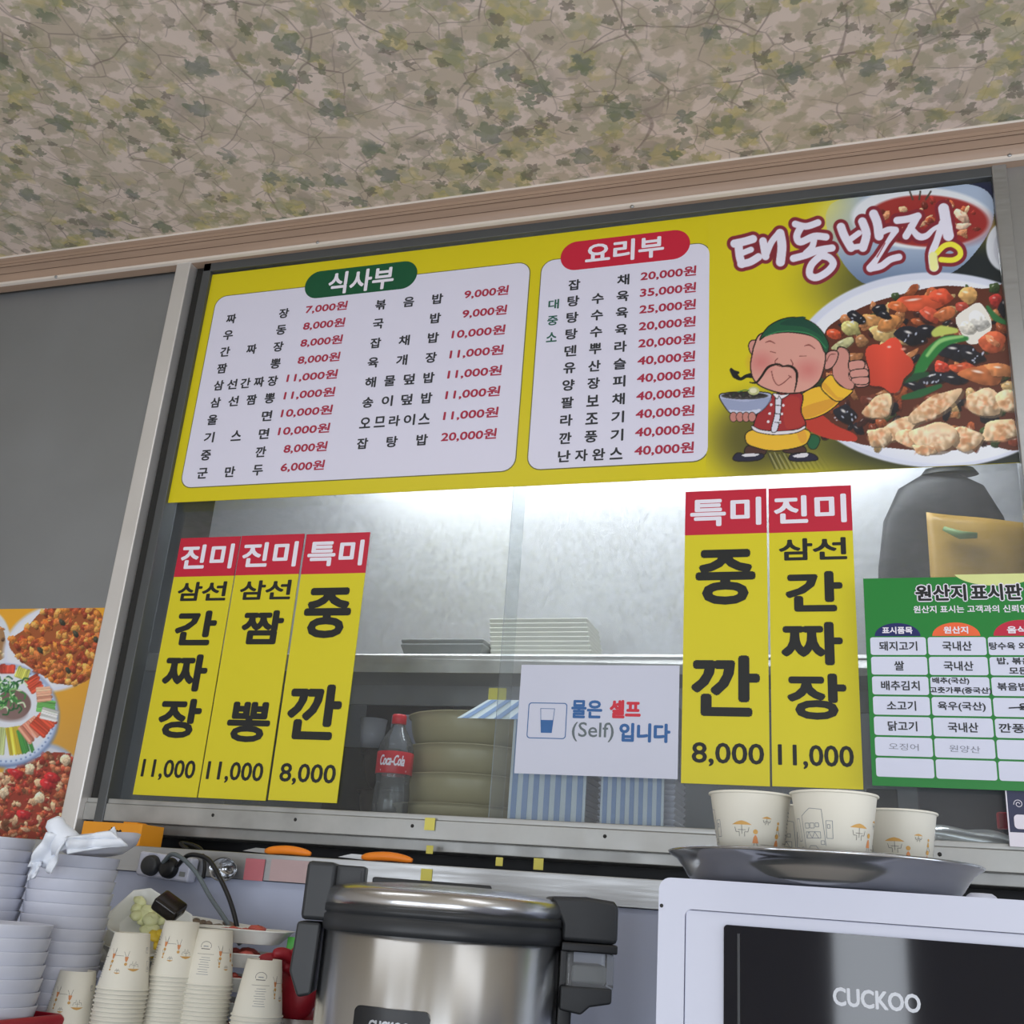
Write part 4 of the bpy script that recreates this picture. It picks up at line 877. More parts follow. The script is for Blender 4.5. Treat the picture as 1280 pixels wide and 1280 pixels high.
def wrap(mb_in, rf, zc, ang0):
    out = MB()
    for (x, y, z) in mb_in.v:
        th = x / rf(z) + ang0; r = rf(z) - y; out.v.append((r * math.cos(th), r * math.sin(th), z + zc))
    out.f = mb_in.f; out.m = mb_in.m; return out
t = MB(); word(t, 'Coca-Cola', 0, 0, .052, .020, 0, .0006, shear=.35)
wrap(t, lambda z: R + .0016, .555 * H, math.radians(-76)).build('label_lettering', M['whiteink'], lb, fixn=False)
t = MB().box(-.028, .028, -.0001, .0001, -.0015, .0015); wrap(t, lambda z: R + .0014, .465 * H, math.radians(-70)).build('label_band', M['whiteink'], lb)
# stacks of ridged white plates with a striped reflection built as sheets before them
def plate_stack(x0, x1, top, label, striped):
    w_ = (x1 - x0) / 2; cx = (x0 + x1) / 2; n = int((top - CT) / .0105)
    for k in range(n):
        o = tray_mesh(w_ * .90, w_, .055, .065, .0105, .003).build('serving_dish', M['melamine'], None); o.location = (cx, 2.06, CT + k * .0105)
        tag(o, ('topmost white dish ' if k == n - 1 else 'white dish, %s from the top, ' % ORD(n - 1 - k)) + label, 'dish', 'white dishes ' + label)
plate_stack(at(640, 990, 2.0).x, at(732, 990, 2.0).x, at(690, 880, 2.0).z, 'in the stack left below the paper notice', True)
plate_stack(at(748, 990, 2.0).x, at(845, 990, 2.0).x, at(790, 880, 2.0).z, 'in the stack right below the paper notice', True)
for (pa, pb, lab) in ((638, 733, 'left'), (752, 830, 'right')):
    e = empty('striped_reflection', (0, 0, 0)); tag(e, 'blue and white striped reflection built as sheets before the dish stack, %s one below the notice' % lab, 'packet', 'striped reflections built behind the hatch')  # striped reflection in the glass, modelled as solid sheets
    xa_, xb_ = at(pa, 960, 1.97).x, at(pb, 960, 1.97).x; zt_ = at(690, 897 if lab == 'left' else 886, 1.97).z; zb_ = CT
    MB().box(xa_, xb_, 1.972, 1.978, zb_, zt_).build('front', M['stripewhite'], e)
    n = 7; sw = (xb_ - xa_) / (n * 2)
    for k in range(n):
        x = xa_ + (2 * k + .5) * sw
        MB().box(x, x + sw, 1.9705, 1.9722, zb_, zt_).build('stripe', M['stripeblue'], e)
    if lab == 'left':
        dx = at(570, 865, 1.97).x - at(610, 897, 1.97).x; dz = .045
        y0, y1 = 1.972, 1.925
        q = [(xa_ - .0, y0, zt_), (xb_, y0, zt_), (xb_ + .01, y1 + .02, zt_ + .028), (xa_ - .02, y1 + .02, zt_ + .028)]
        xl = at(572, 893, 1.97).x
        def sloped_sheet(a0, a1, yo, m, nm):
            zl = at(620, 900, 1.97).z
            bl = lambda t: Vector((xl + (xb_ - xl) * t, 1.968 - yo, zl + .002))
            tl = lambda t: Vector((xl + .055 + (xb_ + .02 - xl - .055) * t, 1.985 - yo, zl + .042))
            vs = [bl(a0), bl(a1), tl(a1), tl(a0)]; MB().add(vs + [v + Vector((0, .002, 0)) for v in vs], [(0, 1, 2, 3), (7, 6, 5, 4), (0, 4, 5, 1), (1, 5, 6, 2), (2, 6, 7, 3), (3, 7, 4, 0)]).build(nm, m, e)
        sloped_sheet(0, 1, 0, M['stripewhite'], 'sloped_sheet')
        for k in range(8): sloped_sheet((k + .3) / 8, (k + .72) / 8, .0012, M['stripeblue'], 'sloped_stripe')
# yellow note between the bowls and striped reflection
o = MB().box(at(612, 850, 1.99).x, at(634, 850, 1.99).x, 1.99, 1.991, at(620, 881, 1.99).z, at(620, 860, 1.99).z).build('note_or_reflection', M['note']); tag(o, 'yellow paper note in front of the khaki bowls above the striped reflection', 'note')
# back kitchen window and dark equipment
w2 = empty('window_2'); struct(w2, 'small daylit kitchen window beyond the bowls')
ya = 3.58
wx0, wx1 = at(556, 872, ya).x, at(650, 872, ya).x; wz1, wz0 = at(600, 869, ya).z, at(600, 905, ya).z
for k in range(3):
    l = wx0 + (wx1 - wx0) * k / 3; r_ = wx0 + (wx1 - wx0) * (k + 1) / 3
    MB().box(l + .012, r_ - .012, ya, ya + .004, wz0, wz1).build('pane', M['pane'], w2)
    MB().box(l - .008, l + .008, ya - .015, ya + .01, wz0, wz1).build('mullion', M['whiteplastic'], w2)
MB().box(wx0 - .09, wx1 + .1, ya - .05, ya - .02, wz1, wz1 + .10).build('roller_blind', mat('mauve blind', RGB(150, 135, 135, 1.2), .6, vary=.12, scale=18, stretch=(6, 1, 1)), w2)
def eq(name, px0, px1, pyb, pyt, Y, m, label, cat, d=.15, bev=.006):
    x0, x1 = at(px0, pyb, Y).x, at(px1, pyb, Y).x; z0, z1 = at((px0 + px1) / 2, pyb, Y).z, at((px0 + px1) / 2, pyt, Y).z
    o = MB().box(-(x1 - x0) / 2, (x1 - x0) / 2, 0, d, 0, z1 - z0).build(name, m, None, bevel=bev); o.location = ((x0 + x1) / 2, Y, z0); tag(o, label, cat); return o
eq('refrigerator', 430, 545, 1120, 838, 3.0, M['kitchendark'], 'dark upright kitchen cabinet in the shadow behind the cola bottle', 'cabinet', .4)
eq('storage_case', 484, 524, 940, 893, 2.75, M['whiteplastic'], 'white case in the kitchen behind the cap of the cola bottle', 'case', .05)
eq('work_table', 575, 700, 1150, 905, 3.2, M['offwhite'], 'pale kitchen worktop block below the small kitchen window', 'table', .3)
# lower shadow gap things
o = eq('storage_bin', 590, 628, 1085, 1052, 2.1, M['kitchendark'], 'dark storage bin under the kitchen counter', 'bin', .1)
for i, (px, py, s_) in enumerate(((537, 1030, 9), (537, 1062, 6), (533, 1095, 0), (624, 1077, 6), (673, 1080, 8))):
    if s_ == 0: continue
    Y = 1.90 if i else 1.884
    p = at(px, py, Y); h = .0011 * s_ * 2
    o = MB().box(p.x - h / 2, p.x + h / 2, Y, Y + .001, p.z - h * .55, p.z + h * .55).build('note_or_reflection', M['note']); tag(o, ['small yellow note stuck on the steel hatch rail below the bowls', 'small yellow note in the dark gap under the rail, below the bowls', '', 'left yellow note in the dark gap under the paper notice', 'right yellow note in the dark gap under the paper notice'][i], 'note')
o = MB().box(-1.7, .9, 2.06, 2.075, ZC - .02, ZC + .085).build('dark_backing', M['kitchendark']); tag(o, 'dark sheet added behind the gap under the rail in place of shade', 'panel')  # added dark sheet, stands in for the shade below the rail
# big pan and yellow sack to the right, on the shelf behind the dusty glass
pa, pb, pt = at(1095, 700, 2.3), at(1275, 700, 2.3), at(1215, 585, 2.3)
rb = (pb.x - pa.x) / 2; hb = pt.z - SHZ
pr = [(.0001, 0), (rb * .98, 0), (rb * 1.0, .25 * hb), (rb * .97, .5 * hb), (rb * .86, .75 * hb), (rb * .62, .92 * hb), (rb * .3, .985 * hb), (.0001, hb)]
e = empty('stock_pot', ((pa.x + pb.x) / 2, 2.32, SHZ)); tag(e, 'big dark domed pot behind the yellow sack at the right of the hatch', 'pot')
MB().lathe(pr, 48, sy=.30).build('pot_body', M['kitchendark'], e, True); MB().lathe([(.0001, hb + .012), (.05, hb + .008), (.06, hb - .006)], 24, c=(.02, 0, 0), sy=.4).build('lid_knob', M['kitchendark'], e, True)
e = None
sa, sb = at(1163, 700, 2.215), at(1300, 700, 2.215); zt1, zt2 = at(1163, 634, 2.215).z, at(1290, 648, 2.215).z
def sack():
    nx, nz = 14, 16; vs = []; fs = []
    for side in (0, 1):
        for i in range(nx + 1):
            for k in range(nz + 1):
                u = i / nx; v = k / nz; x = sa.x + (sb.x - sa.x) * u; zt_ = zt1 + (zt2 - zt1) * u; z = SHZ + .001 + (zt_ - SHZ - .001) * v
                d = .028 * (4 * u * (1 - u)) ** .45 * (4 * min(v + .12, 1) * max(1 - v, 0)) ** .5 if v < 1 else 0
                vs.append((x, 2.245 + (-1 if side == 0 else 1) * (d * .9 + .001) + .002 * math.sin(9 * u + 6 * v), z))
    o = (nx + 1) * (nz + 1)
    for i in range(nx):
        for k in range(nz):
            a_ = i * (nz + 1) + k; q = (a_, a_ + nz + 1, a_ + nz + 2, a_ + 1); fs.append(q); fs.append(tuple(o + t for t in reversed(q)))
    for k in range(nz): fs.append((k, k + 1, o + k + 1, o + k)); b_ = nx * (nz + 1); fs.append((b_ + k, b_ + k + 1, o + b_ + k + 1, o + b_ + k))
    for i in range(nx): a_ = i * (nz + 1); c_ = a_ + nz + 1; fs.append((a_, c_, o + c_, o + a_)); fs.append((a_ + nz, c_ + nz, o + c_ + nz, o + a_ + nz))
    return MB().add(vs, fs)
o = sack().build('flour_sack', mat('yellow sack film', RGB(178, 140, 55, 1.15), .4, vary=.25, scale=9), None, True); tag(o, 'yellow packaged sack with a faded green mark standing before the dark pot', 'sack')
p1_, p2_ = at(1180, 658, 2.205), at(1222, 668, 2.205)
MB().tube([(p1_.x, 2.217, p1_.z), ((p1_.x + p2_.x) / 2, 2.212, p2_.z + .002), (p2_.x, 2.211, p2_.z)], [.005, .009, .006], 8).build('green_mark', mat('green print', RGB(120, 150, 90, 1.1), .5), o, True)
# foil pouch, red packet, navy card right, under the poster
p = at(1214, 1038, 2.02)
mb = MB(); vs = []; nx, ny = 20, 10
for side in (1, -1):
    for i in range(nx + 1):
        for k in range(ny + 1):
            u = i / nx; v = k / ny; th = .020 * (4 * u * (1 - u)) ** .4 * (4 * v * (1 - v)) ** .5
            vs.append(((u - .5) * .14, (v - .5) * .07, .022 + side * th + .004 * math.sin(8 * u + 3 * v) * (v * (1 - v) * 4) + (.5 - u) * .014))
fs = []
for s_ in (0, 1):
    for i in range(nx):
        for k in range(ny):
            a_ = s_ * (nx + 1) * (ny + 1) + i * (ny + 1) + k; q = (a_, a_ + ny + 1, a_ + ny + 2, a_ + 1); fs.append(q if s_ == 0 else q[::-1])
o = MB().add(vs, fs).build('foil_pouch', M['foil'], None, True); o.location = (p.x, 2.03, CT + .004); tag(o, 'crumpled silver foil pouch lying on the kitchen counter below the green poster', 'pouch')
o = eq('snack_packet', 1248, 1262, 1036, 1015, 2.09, M['redplastic'], 'small red packet behind the foil pouch', 'packet', .02, .003)
o = eq('spice_tin', 1095, 1133, 1052, 1030, 2.02, M['greytray'], 'low grey tin on the kitchen counter left of the foil pouch', 'tin', .06, .003)
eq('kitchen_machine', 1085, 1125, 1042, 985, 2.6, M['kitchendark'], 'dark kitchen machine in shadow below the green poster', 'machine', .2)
eq('tile_panel', 1150, 1300, 1045, 960, 2.9, mat('mauve grey tile', RGB(96, 94, 102), .5, vary=.15), 'grey tiled splash panel behind the foil pouch', 'panel', .02)
eq('white_bucket', 1048, 1082, 1045, 940, 2.5, M['whiteplastic'], 'pale container seen between the yellow boards and the green poster', 'container', .1)
e = empty('payment_card_sign', (0, 0, 0)); tag(e, 'navy and white card with a round swirl emblem under the green poster', 'sign')
Yk = 1.884; ca, cb_ = at(1256, 985, Yk), at(1262, 1058, Yk)
MB().box(ca.x, ca.x + .09, Yk, Yk + .001, cb_.z, ca.z).build('card', mat('navy card', RGB(38, 42, 72, 1.3), .4), e)
MB().box(ca.x, ca.x + .002, Yk - .0004, Yk, cb_.z, ca.z).box(ca.x, ca.x + .09, Yk - .0003, Yk, cb_.z, at(1260, 1040, Yk).z).build('card_edge', M['whiteink'], e)
MB().prism_xz(rrect(at(1268, 1030, Yk).x, ca.x + .10, at(1268, 1036, Yk).z, at(1268, 1018, Yk).z, .006), Yk - .0005, Yk).build('white_box_print', M['whiteink'], e)
c = at(1273, 1005, Yk); sw = [(c.x + (.0015 + .0009 * t) * math.cos(t * 1.6), Yk - .0004, c.z + (.0015 + .0009 * t) * math.sin(t * 1.6)) for t in np.linspace(0, 6, 40)]
MB().tube(sw, .0006, 6).build('swirl_emblem', M['whiteink'], e)

# ================================================================= THINGS ON THE LEDGE
LZ = ZC + .056
p = at(118, 1060, 1.82); q = at(197, 1060, 1.82)
e = empty('amber_box', ((p.x + q.x) / 2 - .012, 1.83, LZ)); tag(e, 'amber cardboard box with black lettering on the ledge behind the white cloth', 'box')
bw = (q.x - p.x) / 2; bh = at(170, 1030, 1.80).z - LZ
MB().box(-bw - .005, bw - .012, -.035, .035, 0, bh).build('carton', M['amber'], e, bevel=.0008); MB().box(-.004, .028, -.01, .02, bh, bh + .004).build('tear_flap', M['amber'], e, bevel=.001)
t = MB(); word(t, 'dlist', -.001, bh * .60, .030, .014, -.0356, .0006, shear=.1); t.build('lettering', M['black'], e, fixn=False)
# outlet strip on the ledge face
e = empty('power_strip', at(213, 1084, 1.745)); e.rotation_euler = (0, math.radians(3.5), 0); tag(e, 'white power strip with two round plugs fixed to the steel ledge', 'power strip')
hw = (at(247, 1084, 1.745).x - at(180, 1084, 1.745).x) / 2
MB().box(-hw, hw, -.022, .004, -.021, .021).build('housing', M['whiteplastic'], e, bevel=.005)
for i, (x, m) in enumerate(((-hw * .43, M['plastblack']), (hw * .26, M['plastdark']))):
    T = Matrix.Translation((x, -.022, -.001)) @ Matrix.Rotation(math.radians(90), 4, 'X')
    MB().lathe([(.0001, .013), (.013, .013), (.0165, .010), (.0182, 0)], 28, T=T).build('plug', m, e, True)
    T2 = Matrix.Translation((x, -.0222, 0)) @ Matrix.Rotation(math.radians(90), 4, 'X')
    MB().lathe([(.0192, 0), (.0205, .001), (.0205, .0), (.0192, -.001)], 28, T=T2).build('socket_ring', M['whiteplastic'], e, True)
MB().box(hw * .66, hw * .86, -.0235, -.021, -.012, -.004).build('switch', M['greytray'], e)
def cable(name, pts, r, m, label):
    q = []
    P = [Vector(p) for p in pts]
    for i in range(len(P) - 1):
        p0, p1, p2, p3 = P[max(i - 1, 0)], P[i], P[i + 1], P[min(i + 2, len(P) - 1)]
        for k in range(8):
            t = k / 8; q.append(.5 * ((2 * p1) + (p2 - p0) * t + (2 * p0 - 5 * p1 + 4 * p2 - p3) * t * t + (3 * p1 - p0 - 3 * p2 + p3) * t ** 3))
    q.append(P[-1]); o = MB().tube(q, r, 10).build(name, m, None, True); tag(o, label, 'cable')
cable('power_cable', [at(203, 1080, 1.715), at(214, 1068, 1.70), at(228, 1073, 1.69), at(246, 1092, 1.69), at(262, 1120, 1.68), at(282, 1150, 1.66), at(300, 1180, 1.65)], .0038, M['cable_grey'], 'grey cable running down from the left plug of the power strip')
cable('power_cable', [at(222, 1082, 1.715), at(234, 1070, 1.70), at(247, 1069, 1.70), at(262, 1076, 1.70), at(275, 1098, 1.69), at(286, 1122, 1.68), at(294, 1148, 1.67), at(300, 1180, 1.66)], .0040, M['plastdark'], 'black cable running down from the right plug of the power strip')
cable('power_cable', [at(235, 1062, 1.76), at(226, 1054, 1.77), at(240, 1056, 1.77), at(252, 1063, 1.76), at(256, 1080, 1.74), at(254, 1098, 1.735)], .0034, M['plastdark'], 'black cable looped over the ledge edge right of the power strip')
# steel ring / lid hanging
c = at(283, 1087, 1.738)
e = empty('steel_cup', c); tag(e, 'round steel cup hanging sideways against the ledge, right of the cables', 'cup')
T = Matrix.Rotation(math.radians(90), 4, 'X')
MB().lathe(thick([(.0001, -.012), (.013, -.012), (.020, -.004), (.026, .010), (.028, .012)], .001), 36, T=T, sy=.72).build('cup_bowl', M['traysteel'], e, True)
# knives / peelers with orange handles
def knife(px0, px1, py0, py1, label):
    Y = 1.775; a = at(px0, py0, Y); b = at(px1, py1, Y); a.z = b.z = LZ + .006; L = b.x - a.x
    e = empty('paring_knife', a); tag(e, label, 'knife', 'orange handled knives on the ledge')
    pts = [(L * t, 0, .004 * math.sin(math.pi * t)) for t in np.linspace(0, 1, 14)]
    MB().tube(pts, [.0035, .0060, .0070, .0072, .0074, .0076, .0077, .0076, .0074, .0072, .0068, .0062, .0052, .003], 12).build('handle', M['orangeplastic'], e, True)
    MB().prism_xz([(-.045, -.002), (.004, -.004), (.004, .004), (-.02, .0045)], -.0007, .0007).build('blade', M['steel'], e)
knife(331, 388, 1068, 1071, 'orange-handled paring knife on the ledge, left one above the red reflection')
knife(452, 515, 1075, 1079, 'orange-handled paring knife on the ledge, right one behind the rice cooker')
nt2 = MB().box(-.010, .010, -.0006, 0, -.010, .010).build('note_or_reflection', M['note']); nt2.location = at(533, 1094, 1.749); tag(nt2, 'square of yellow reflection painted on the steel ledge face above the rice cooker', 'note')  # yellow reflection in the ledge steel, laid on as a coloured square
pk = MB().box(-.019, .019, -.001, 0, -.018, .018).build('red_reflection', mat('painted red reflection', RGB(190, 110, 118, 1.0), .35, vary=.1)); pk.location = at(318, 1087, 1.7485); tag(pk, 'painted red reflection on the ledge face right of the steel cup', 'painted reflection')  # reflection of red things in the steel, put in as a colour patch
pk = MB().box(-.042, .042, -.001, 0, -.018, .018).build('pink_reflection', mat('painted pink reflection', RGB(186, 160, 160, 1.0), .35, vary=.1)); pk.location = at(365, 1089, 1.7485); tag(pk, 'painted pink reflection strip on the ledge face left of the rice cooker', 'painted reflection strip')  # pinkish reflection along the ledge face, painted as a thin strip

# ================================================================= TABLE, MICROWAVE, TRAY, CUPS
TZ = ZC - .30
tb = empty('side_table', (0, 1.3, 0)); tag(tb, 'long grey service table carrying the cooker, oven and cups', 'table')
MB().box(-1.75, .9, -.45, .44, TZ - .03, TZ).build('tabletop', M['darkframe'], tb, bevel=.003)
for x in (-1.68, .83):
    for y in (-.4, .38): MB().box(x - .02, x + .02, y - .02, y + .02, 0, TZ - .03).build('leg', M['darkframe'], tb)
# microwave oven: front face parallel to the wall
YF = .955
ml = at(824, 1096, YF); MX = ml.x; MZ = ml.z; MW, MD = .50, .36
mw = empty('microwave_oven', (MX, YF, TZ)); tag(mw, 'white microwave oven with black glass door carrying the steel tray', 'microwave')
mh = MZ - TZ
MB().prism_xz(rrect(0, MW, .012, mh, .009, 5), .012, MD).build('body', M['whiteplastic'], mw, bevel=.002)
# front bezel with an opening
dx0 = at(905, 1157, YF).x - MX; dz1 = at(909, 1156, YF).z - TZ; fx = at(856, 1148, YF).x - MX
fr = MB(); O = rrect(0, MW, .012, mh, .010, 6); I = rrect(fx, MW - .03, .045, dz1 + .010, .006, 6); n = len(O)
fr.add([(x, 0, z) for x, z in O] + [(x, 0, z) for x, z in I] + [(x, .014, z) for x, z in O] + [(x, .008, z) for x, z in I],
       [(i, (i + 1) % n, n + (i + 1) % n, n + i) for i in range(n)] + [(i, 2 * n + i, 2 * n + (i + 1) % n, (i + 1) % n) for i in range(n)] + [(n + i, n + (i + 1) % n, 3 * n + (i + 1) % n, 3 * n + i) for i in range(n)])
shade(fr.build('front_frame', M['whiteplastic'], mw), 30)
dr = MB().box(fx + .0004, MW - .0304, .0012, .013, .046, dz1 + .0096).build('door', M['whiteplastic'], mw, bevel=.001)
MB().prism_xz(rrect(dx0, MW - .034, .055, dz1, .003, 4), -.0015, .006).build('door_glass', M['glossblack'], dr)
MB().box(dx0 + .011, dx0 + .013, -.0022, -.0014, .06, dz1 - .006).build('door_seam', M['plastdark'], dr)
t = MB(); a_, b_ = at(1042, 1247, YF), at(1150, 1256, YF); word(t, 'CUCKOO', (a_.x + b_.x) / 2 - MX, (a_.z + b_.z) / 2 - TZ + .001, b_.x - a_.x, .0125, -.0021, .0005)
t.build('logo_lettering', M['logo'], mw, fixn=False)
for x in (.04, MW - .04):
    for y in (.05, MD - .05): MB().lathe([(.0001, 0), (.011, 0), (.012, .013), (.0001, .013)], 16, c=(x, y, 0)).build('foot', M['plastdark'], mw, True)
s_ = MB().ball((at(827, 1132, YF).x - MX, -.0003, at(827, 1132, YF).z - TZ), .0016, sy=.4, seg=8).build('screw', M['darkgap'], mw, True)
# tray
tc_ = atd(1026, 1070, .985); tcx, tcy = tc_.x, tc_.y; tR = .1385; TT = MZ + .0005
tp = [(.0001, 0), (.112, 0), (.117, .0015), (.121, .006), (.126, .014), (.131, .0205), (tR, .0250), (tR + .001, .0268), (tR - .001, .028), (.130, .0232), (.1245, .0155), (.1195, .0080), (.1155, .0035), (.111, .0022), (.0001, .0022)]
tr_ = MB().lathe(tp, 72).build('serving_tray', M['traysteel'], None, True); tr_.location = (tcx, tcy, TT); tag(tr_, 'round stainless steel tray holding four paper cups on the microwave', 'tray')
ft = MB().lathe([(.0001, .004), (.008, .004), (.011, .002), (.012, 0)], 20).build('bump_pad', M['whiteplastic'], None, True); ft.location = (atd(1205, 1113, 1.0).x, YF + .025, MZ); tag(ft, 'white rubber bump on top of the microwave right under the tray', 'pad')
# paper cups
CH, CR0, CR1 = .074, .0250, .0355
cup_prof = [(.0001, .004), (CR0 - .001, .004), (CR0 - .0008, 0), (CR0, 0), (CR1, CH - .0012)] + [(CR1 + .0008 + .0012 * math.cos(a), CH + .0012 * math.sin(a)) for a in np.linspace(-2.2, 2.9, 9)] + [(CR1 - .0006, CH - .002), (CR0 - .0004, .0050), (.0001, .0050)]
cup_o = MB().lathe(cup_prof, 40).build('paper_cup', M['cuppaper'], None, True); cup_me = cup_o.data; bpy.data.objects.remove(cup_o)
rc = lambda z: CR0 + (CR1 - CR0) * z / CH + .00035
def cup_print():
    g = MB(); W_ = .0004
    def ln(pts, m, w_=W_):
        for (x0, z0), (x1, z1) in zip(pts[:-1], pts[1:]):
            L = math.hypot(x1 - x0, z1 - z0)
            if L < 1e-6: continue
            k = max(1, int(L / .004)); nx, nz = -(z1 - z0) / L * w_ / 2, (x1 - x0) / L * w_ / 2
            for i in range(k):
                a = i / k; b = (i + 1) / k; p = (x0 + (x1 - x0) * a, z0 + (z1 - z0) * a); q = (x0 + (x1 - x0) * b, z0 + (z1 - z0) * b)
                g.add([(p[0] + nx, 0, p[1] + nz), (q[0] + nx, 0, q[1] + nz), (q[0] - nx, 0, q[1] - nz), (p[0] - nx, 0, p[1] - nz)], [(0, 1, 2, 3)], m)
    def fill(pts, m):                       # filled outline cut into narrow upright slices so that it follows the cup wall
        q = list(pts) + [pts[0]]; xs = np.linspace(min(p[0] for p in pts), max(p[0] for p in pts), 2 + int((max(p[0] for p in pts) - min(p[0] for p in pts)) / .0012))
        def span(x):
            zs_ = []
            for (x0, z0), (x1, z1) in zip(q[:-1], q[1:]):
                if min(x0, x1) - 1e-9 <= x <= max(x0, x1) + 1e-9: zs_ += [z0, z1] if abs(x1 - x0) < 1e-9 else [z0 + (z1 - z0) * (x - x0) / (x1 - x0)]
            return min(zs_), max(zs_)
        for a_, b_ in zip(xs[:-1], xs[1:]):
            l0, h0 = span(a_); l1, h1 = span(b_); g.add([(a_, .0001, l0), (b_, .0001, l1), (b_, .0001, h1), (a_, .0001, h0)], [(0, 1, 2, 3)], m)
    def rect(x, z, w_, h, m=1): ln([(x, z), (x + w_, z), (x + w_, z + h), (x, z + h), (x, z)], m)
    def umb(x, z, s, m=2):
        fill([(x - s, z), (x - s * .5, z + s * .28), (x, z + s * .42), (x + s * .5, z + s * .28), (x + s, z)], m); ln([(x, z), (x, z - s * .9)], 0); fill([(x - .0006, z + s * .4), (x + .0006, z + s * .4), (x, z + s * .55)], 3)
        for d in (-.55, .55): ln([(x + d * s * 1.3, z - s * .25), (x + d * s * 1.1, z - s * .7), (x + d * s * .5, z - s * .7), (x + d * s * .5, z - s * 1.15)], 0)
        ln([(x - s * .4, z - s * .5), (x + s * .4, z - s * .5)], 0)
    def person(x, z, s, m=3):
        g.add([(x + s * .22 * math.cos(a), 0, z + s + s * .22 * math.sin(a)) for a in np.linspace(0, 6.28, 10)[:-1]], [tuple(range(9))], 2)
        fill([(x - s * .12, z + s * .7), (x + s * .12, z + s * .7), (x + s * .28, z), (x - s * .28, z)], m); ln([(x - s * .1, z), (x - s * .3, z - s * .8)], 0); ln([(x + s * .1, z), (x + s * .5, z - s * .7)], 0)
    umb(-.002, .046, .0085); person(.0095, .031, .0095); umb(.019, .052, .0045); ln([(.014, .030), (.028, .030), (.027, .022)], 0); person(.030, .028, .010, 3); person(.0305, .043, .006, 2)
    # houses
    x = -.048
    ln([(x - .003, .020), (x - .003, .054), (x + .006, .060), (x + .016, .059), (x + .018, .030)], 1)
    rect(x, .044, .004, .004); rect(x + .005, .044, .004, .004); rect(x + .010, .045, .003, .003); rect(x, .036, .014, .005); ln([(x, .036), (x + .003, .041), (x + .006, .036), (x + .009, .041), (x + .012, .036)], 1)
    rect(x + .019, .036, .005, .014); rect(x + .020, .044, .002, .003); rect(x + .014, .031, .003, .003)
    ln([(x, .014), (x, .026), (x + .003, .030), (x + .009, .030), (x + .012, .026), (x + .012, .014)], 1); rect(x + .002, .018, .003, .005); rect(x + .007, .018, .003, .005)
    rect(x + .022, .018, .005, .007); rect(x + .024, .018, .002, .003); rect(x - .012, .034, .005, .018); rect(x - .010, .020, .004, .009)
    # text block and stamp
    for k in range(8): ln([(.044 + (k % 3) * .001, .060 - k * .0032), (.060 - (k % 2) * .002, .060 - k * .0032)], 1, .0005)
    ln([(.040, .033), (.066, .033)], 0, .0004)
    ln([(.054 + .0085 * math.cos(a), .022 + .006 * math.sin(a)) for a in np.linspace(2.7, 6.7, 18)], 0, .0006); ln([(.047, .026), (.061, .026)], 0, .0010); ln([(.050, .0225), (.058, .0225)], 1, .0010)
    out = MB(); 
    for (X_, y, z) in g.v:
        th = X_ / .0305; r = rc(z) + (0 if y == 0 else -.0001); out.v.append((r * math.cos(th), r * math.sin(th), z))
    out.f = g.f; out.m = g.m
    o = out.build('printed_pattern', [M['cupbrown'], M['cupgrey'], M['cupochre'], M['cuporange']], None, fixn=False); me = o.data; bpy.data.objects.remove(o); return me
cup_pr = cup_print()
def cup(x, y, z, inv, ang, label, group, pr):
    o = bpy.data.objects.new('paper_cup', cup_me); COL.objects.link(o); o.location = (x, y, z + (CH + .0012 if inv else 0)); o.rotation_euler = (math.pi if inv else 0, 0, ang)
    tag(o, label, 'cup', group)
    if pr: c = bpy.data.objects.new('printed_pattern', cup_pr); COL.objects.link(c); c.parent = o
    return o
def face(x, y): return math.atan2(-y, -x)          # direction from a cup towards the camera
CZ = TT + .0024
for (px, d, off, lab) in ((938, .965, -10, 'printed paper cup on the steel tray, leftmost'), (1043, .918, 42, 'printed paper cup at the front of the steel tray, with house drawings facing out'),
                   (1121, 1.02, -2, 'printed paper cup on the steel tray, rightmost'), (992, 1.05, 60, 'paper cup at the back of the tray, half hidden between two cups')):
    p = atd(px, 1020, d); cup(p.x, p.y, CZ, False, face(p.x, p.y) + math.radians(off) , lab, 'paper cups on the steel tray', True)
STK = [(98, 1213, 1.56, 10, 'leftmost half hidden stack'), (166, 1166, 1.56, 14, 'second stack from the left'), (228, 1152, 1.60, 20, 'tallest stack'), (270, 1162, 1.60, 80, 'fourth stack from the left'), (331, 1199, 1.56, 98, 'rightmost stack')]
for (px, py, d, off, lab) in STK:
    p = atd(px, py, d); n = int(round((p.z - TZ - CH - .0012) / .0058)) + 1; z0 = p.z - CH - .0012 - (n - 1) * .0058
    for k in range(n):
        top = k == n - 1; j = 0 if top else random.uniform(-.0003, .0003)
        cup(p.x + j, p.y + j, TZ + .0005 + k * (p.z - CH - .0012 - TZ - .0005) / (n - 1), True, face(p.x, p.y) + math.radians(off), ('topmost cup of the upturned paper cups, ' if top else 'upturned paper cup, %s from the top of its stack, ' % ORD(n - 1 - k)) + lab, 'paper cups, ' + lab, top)
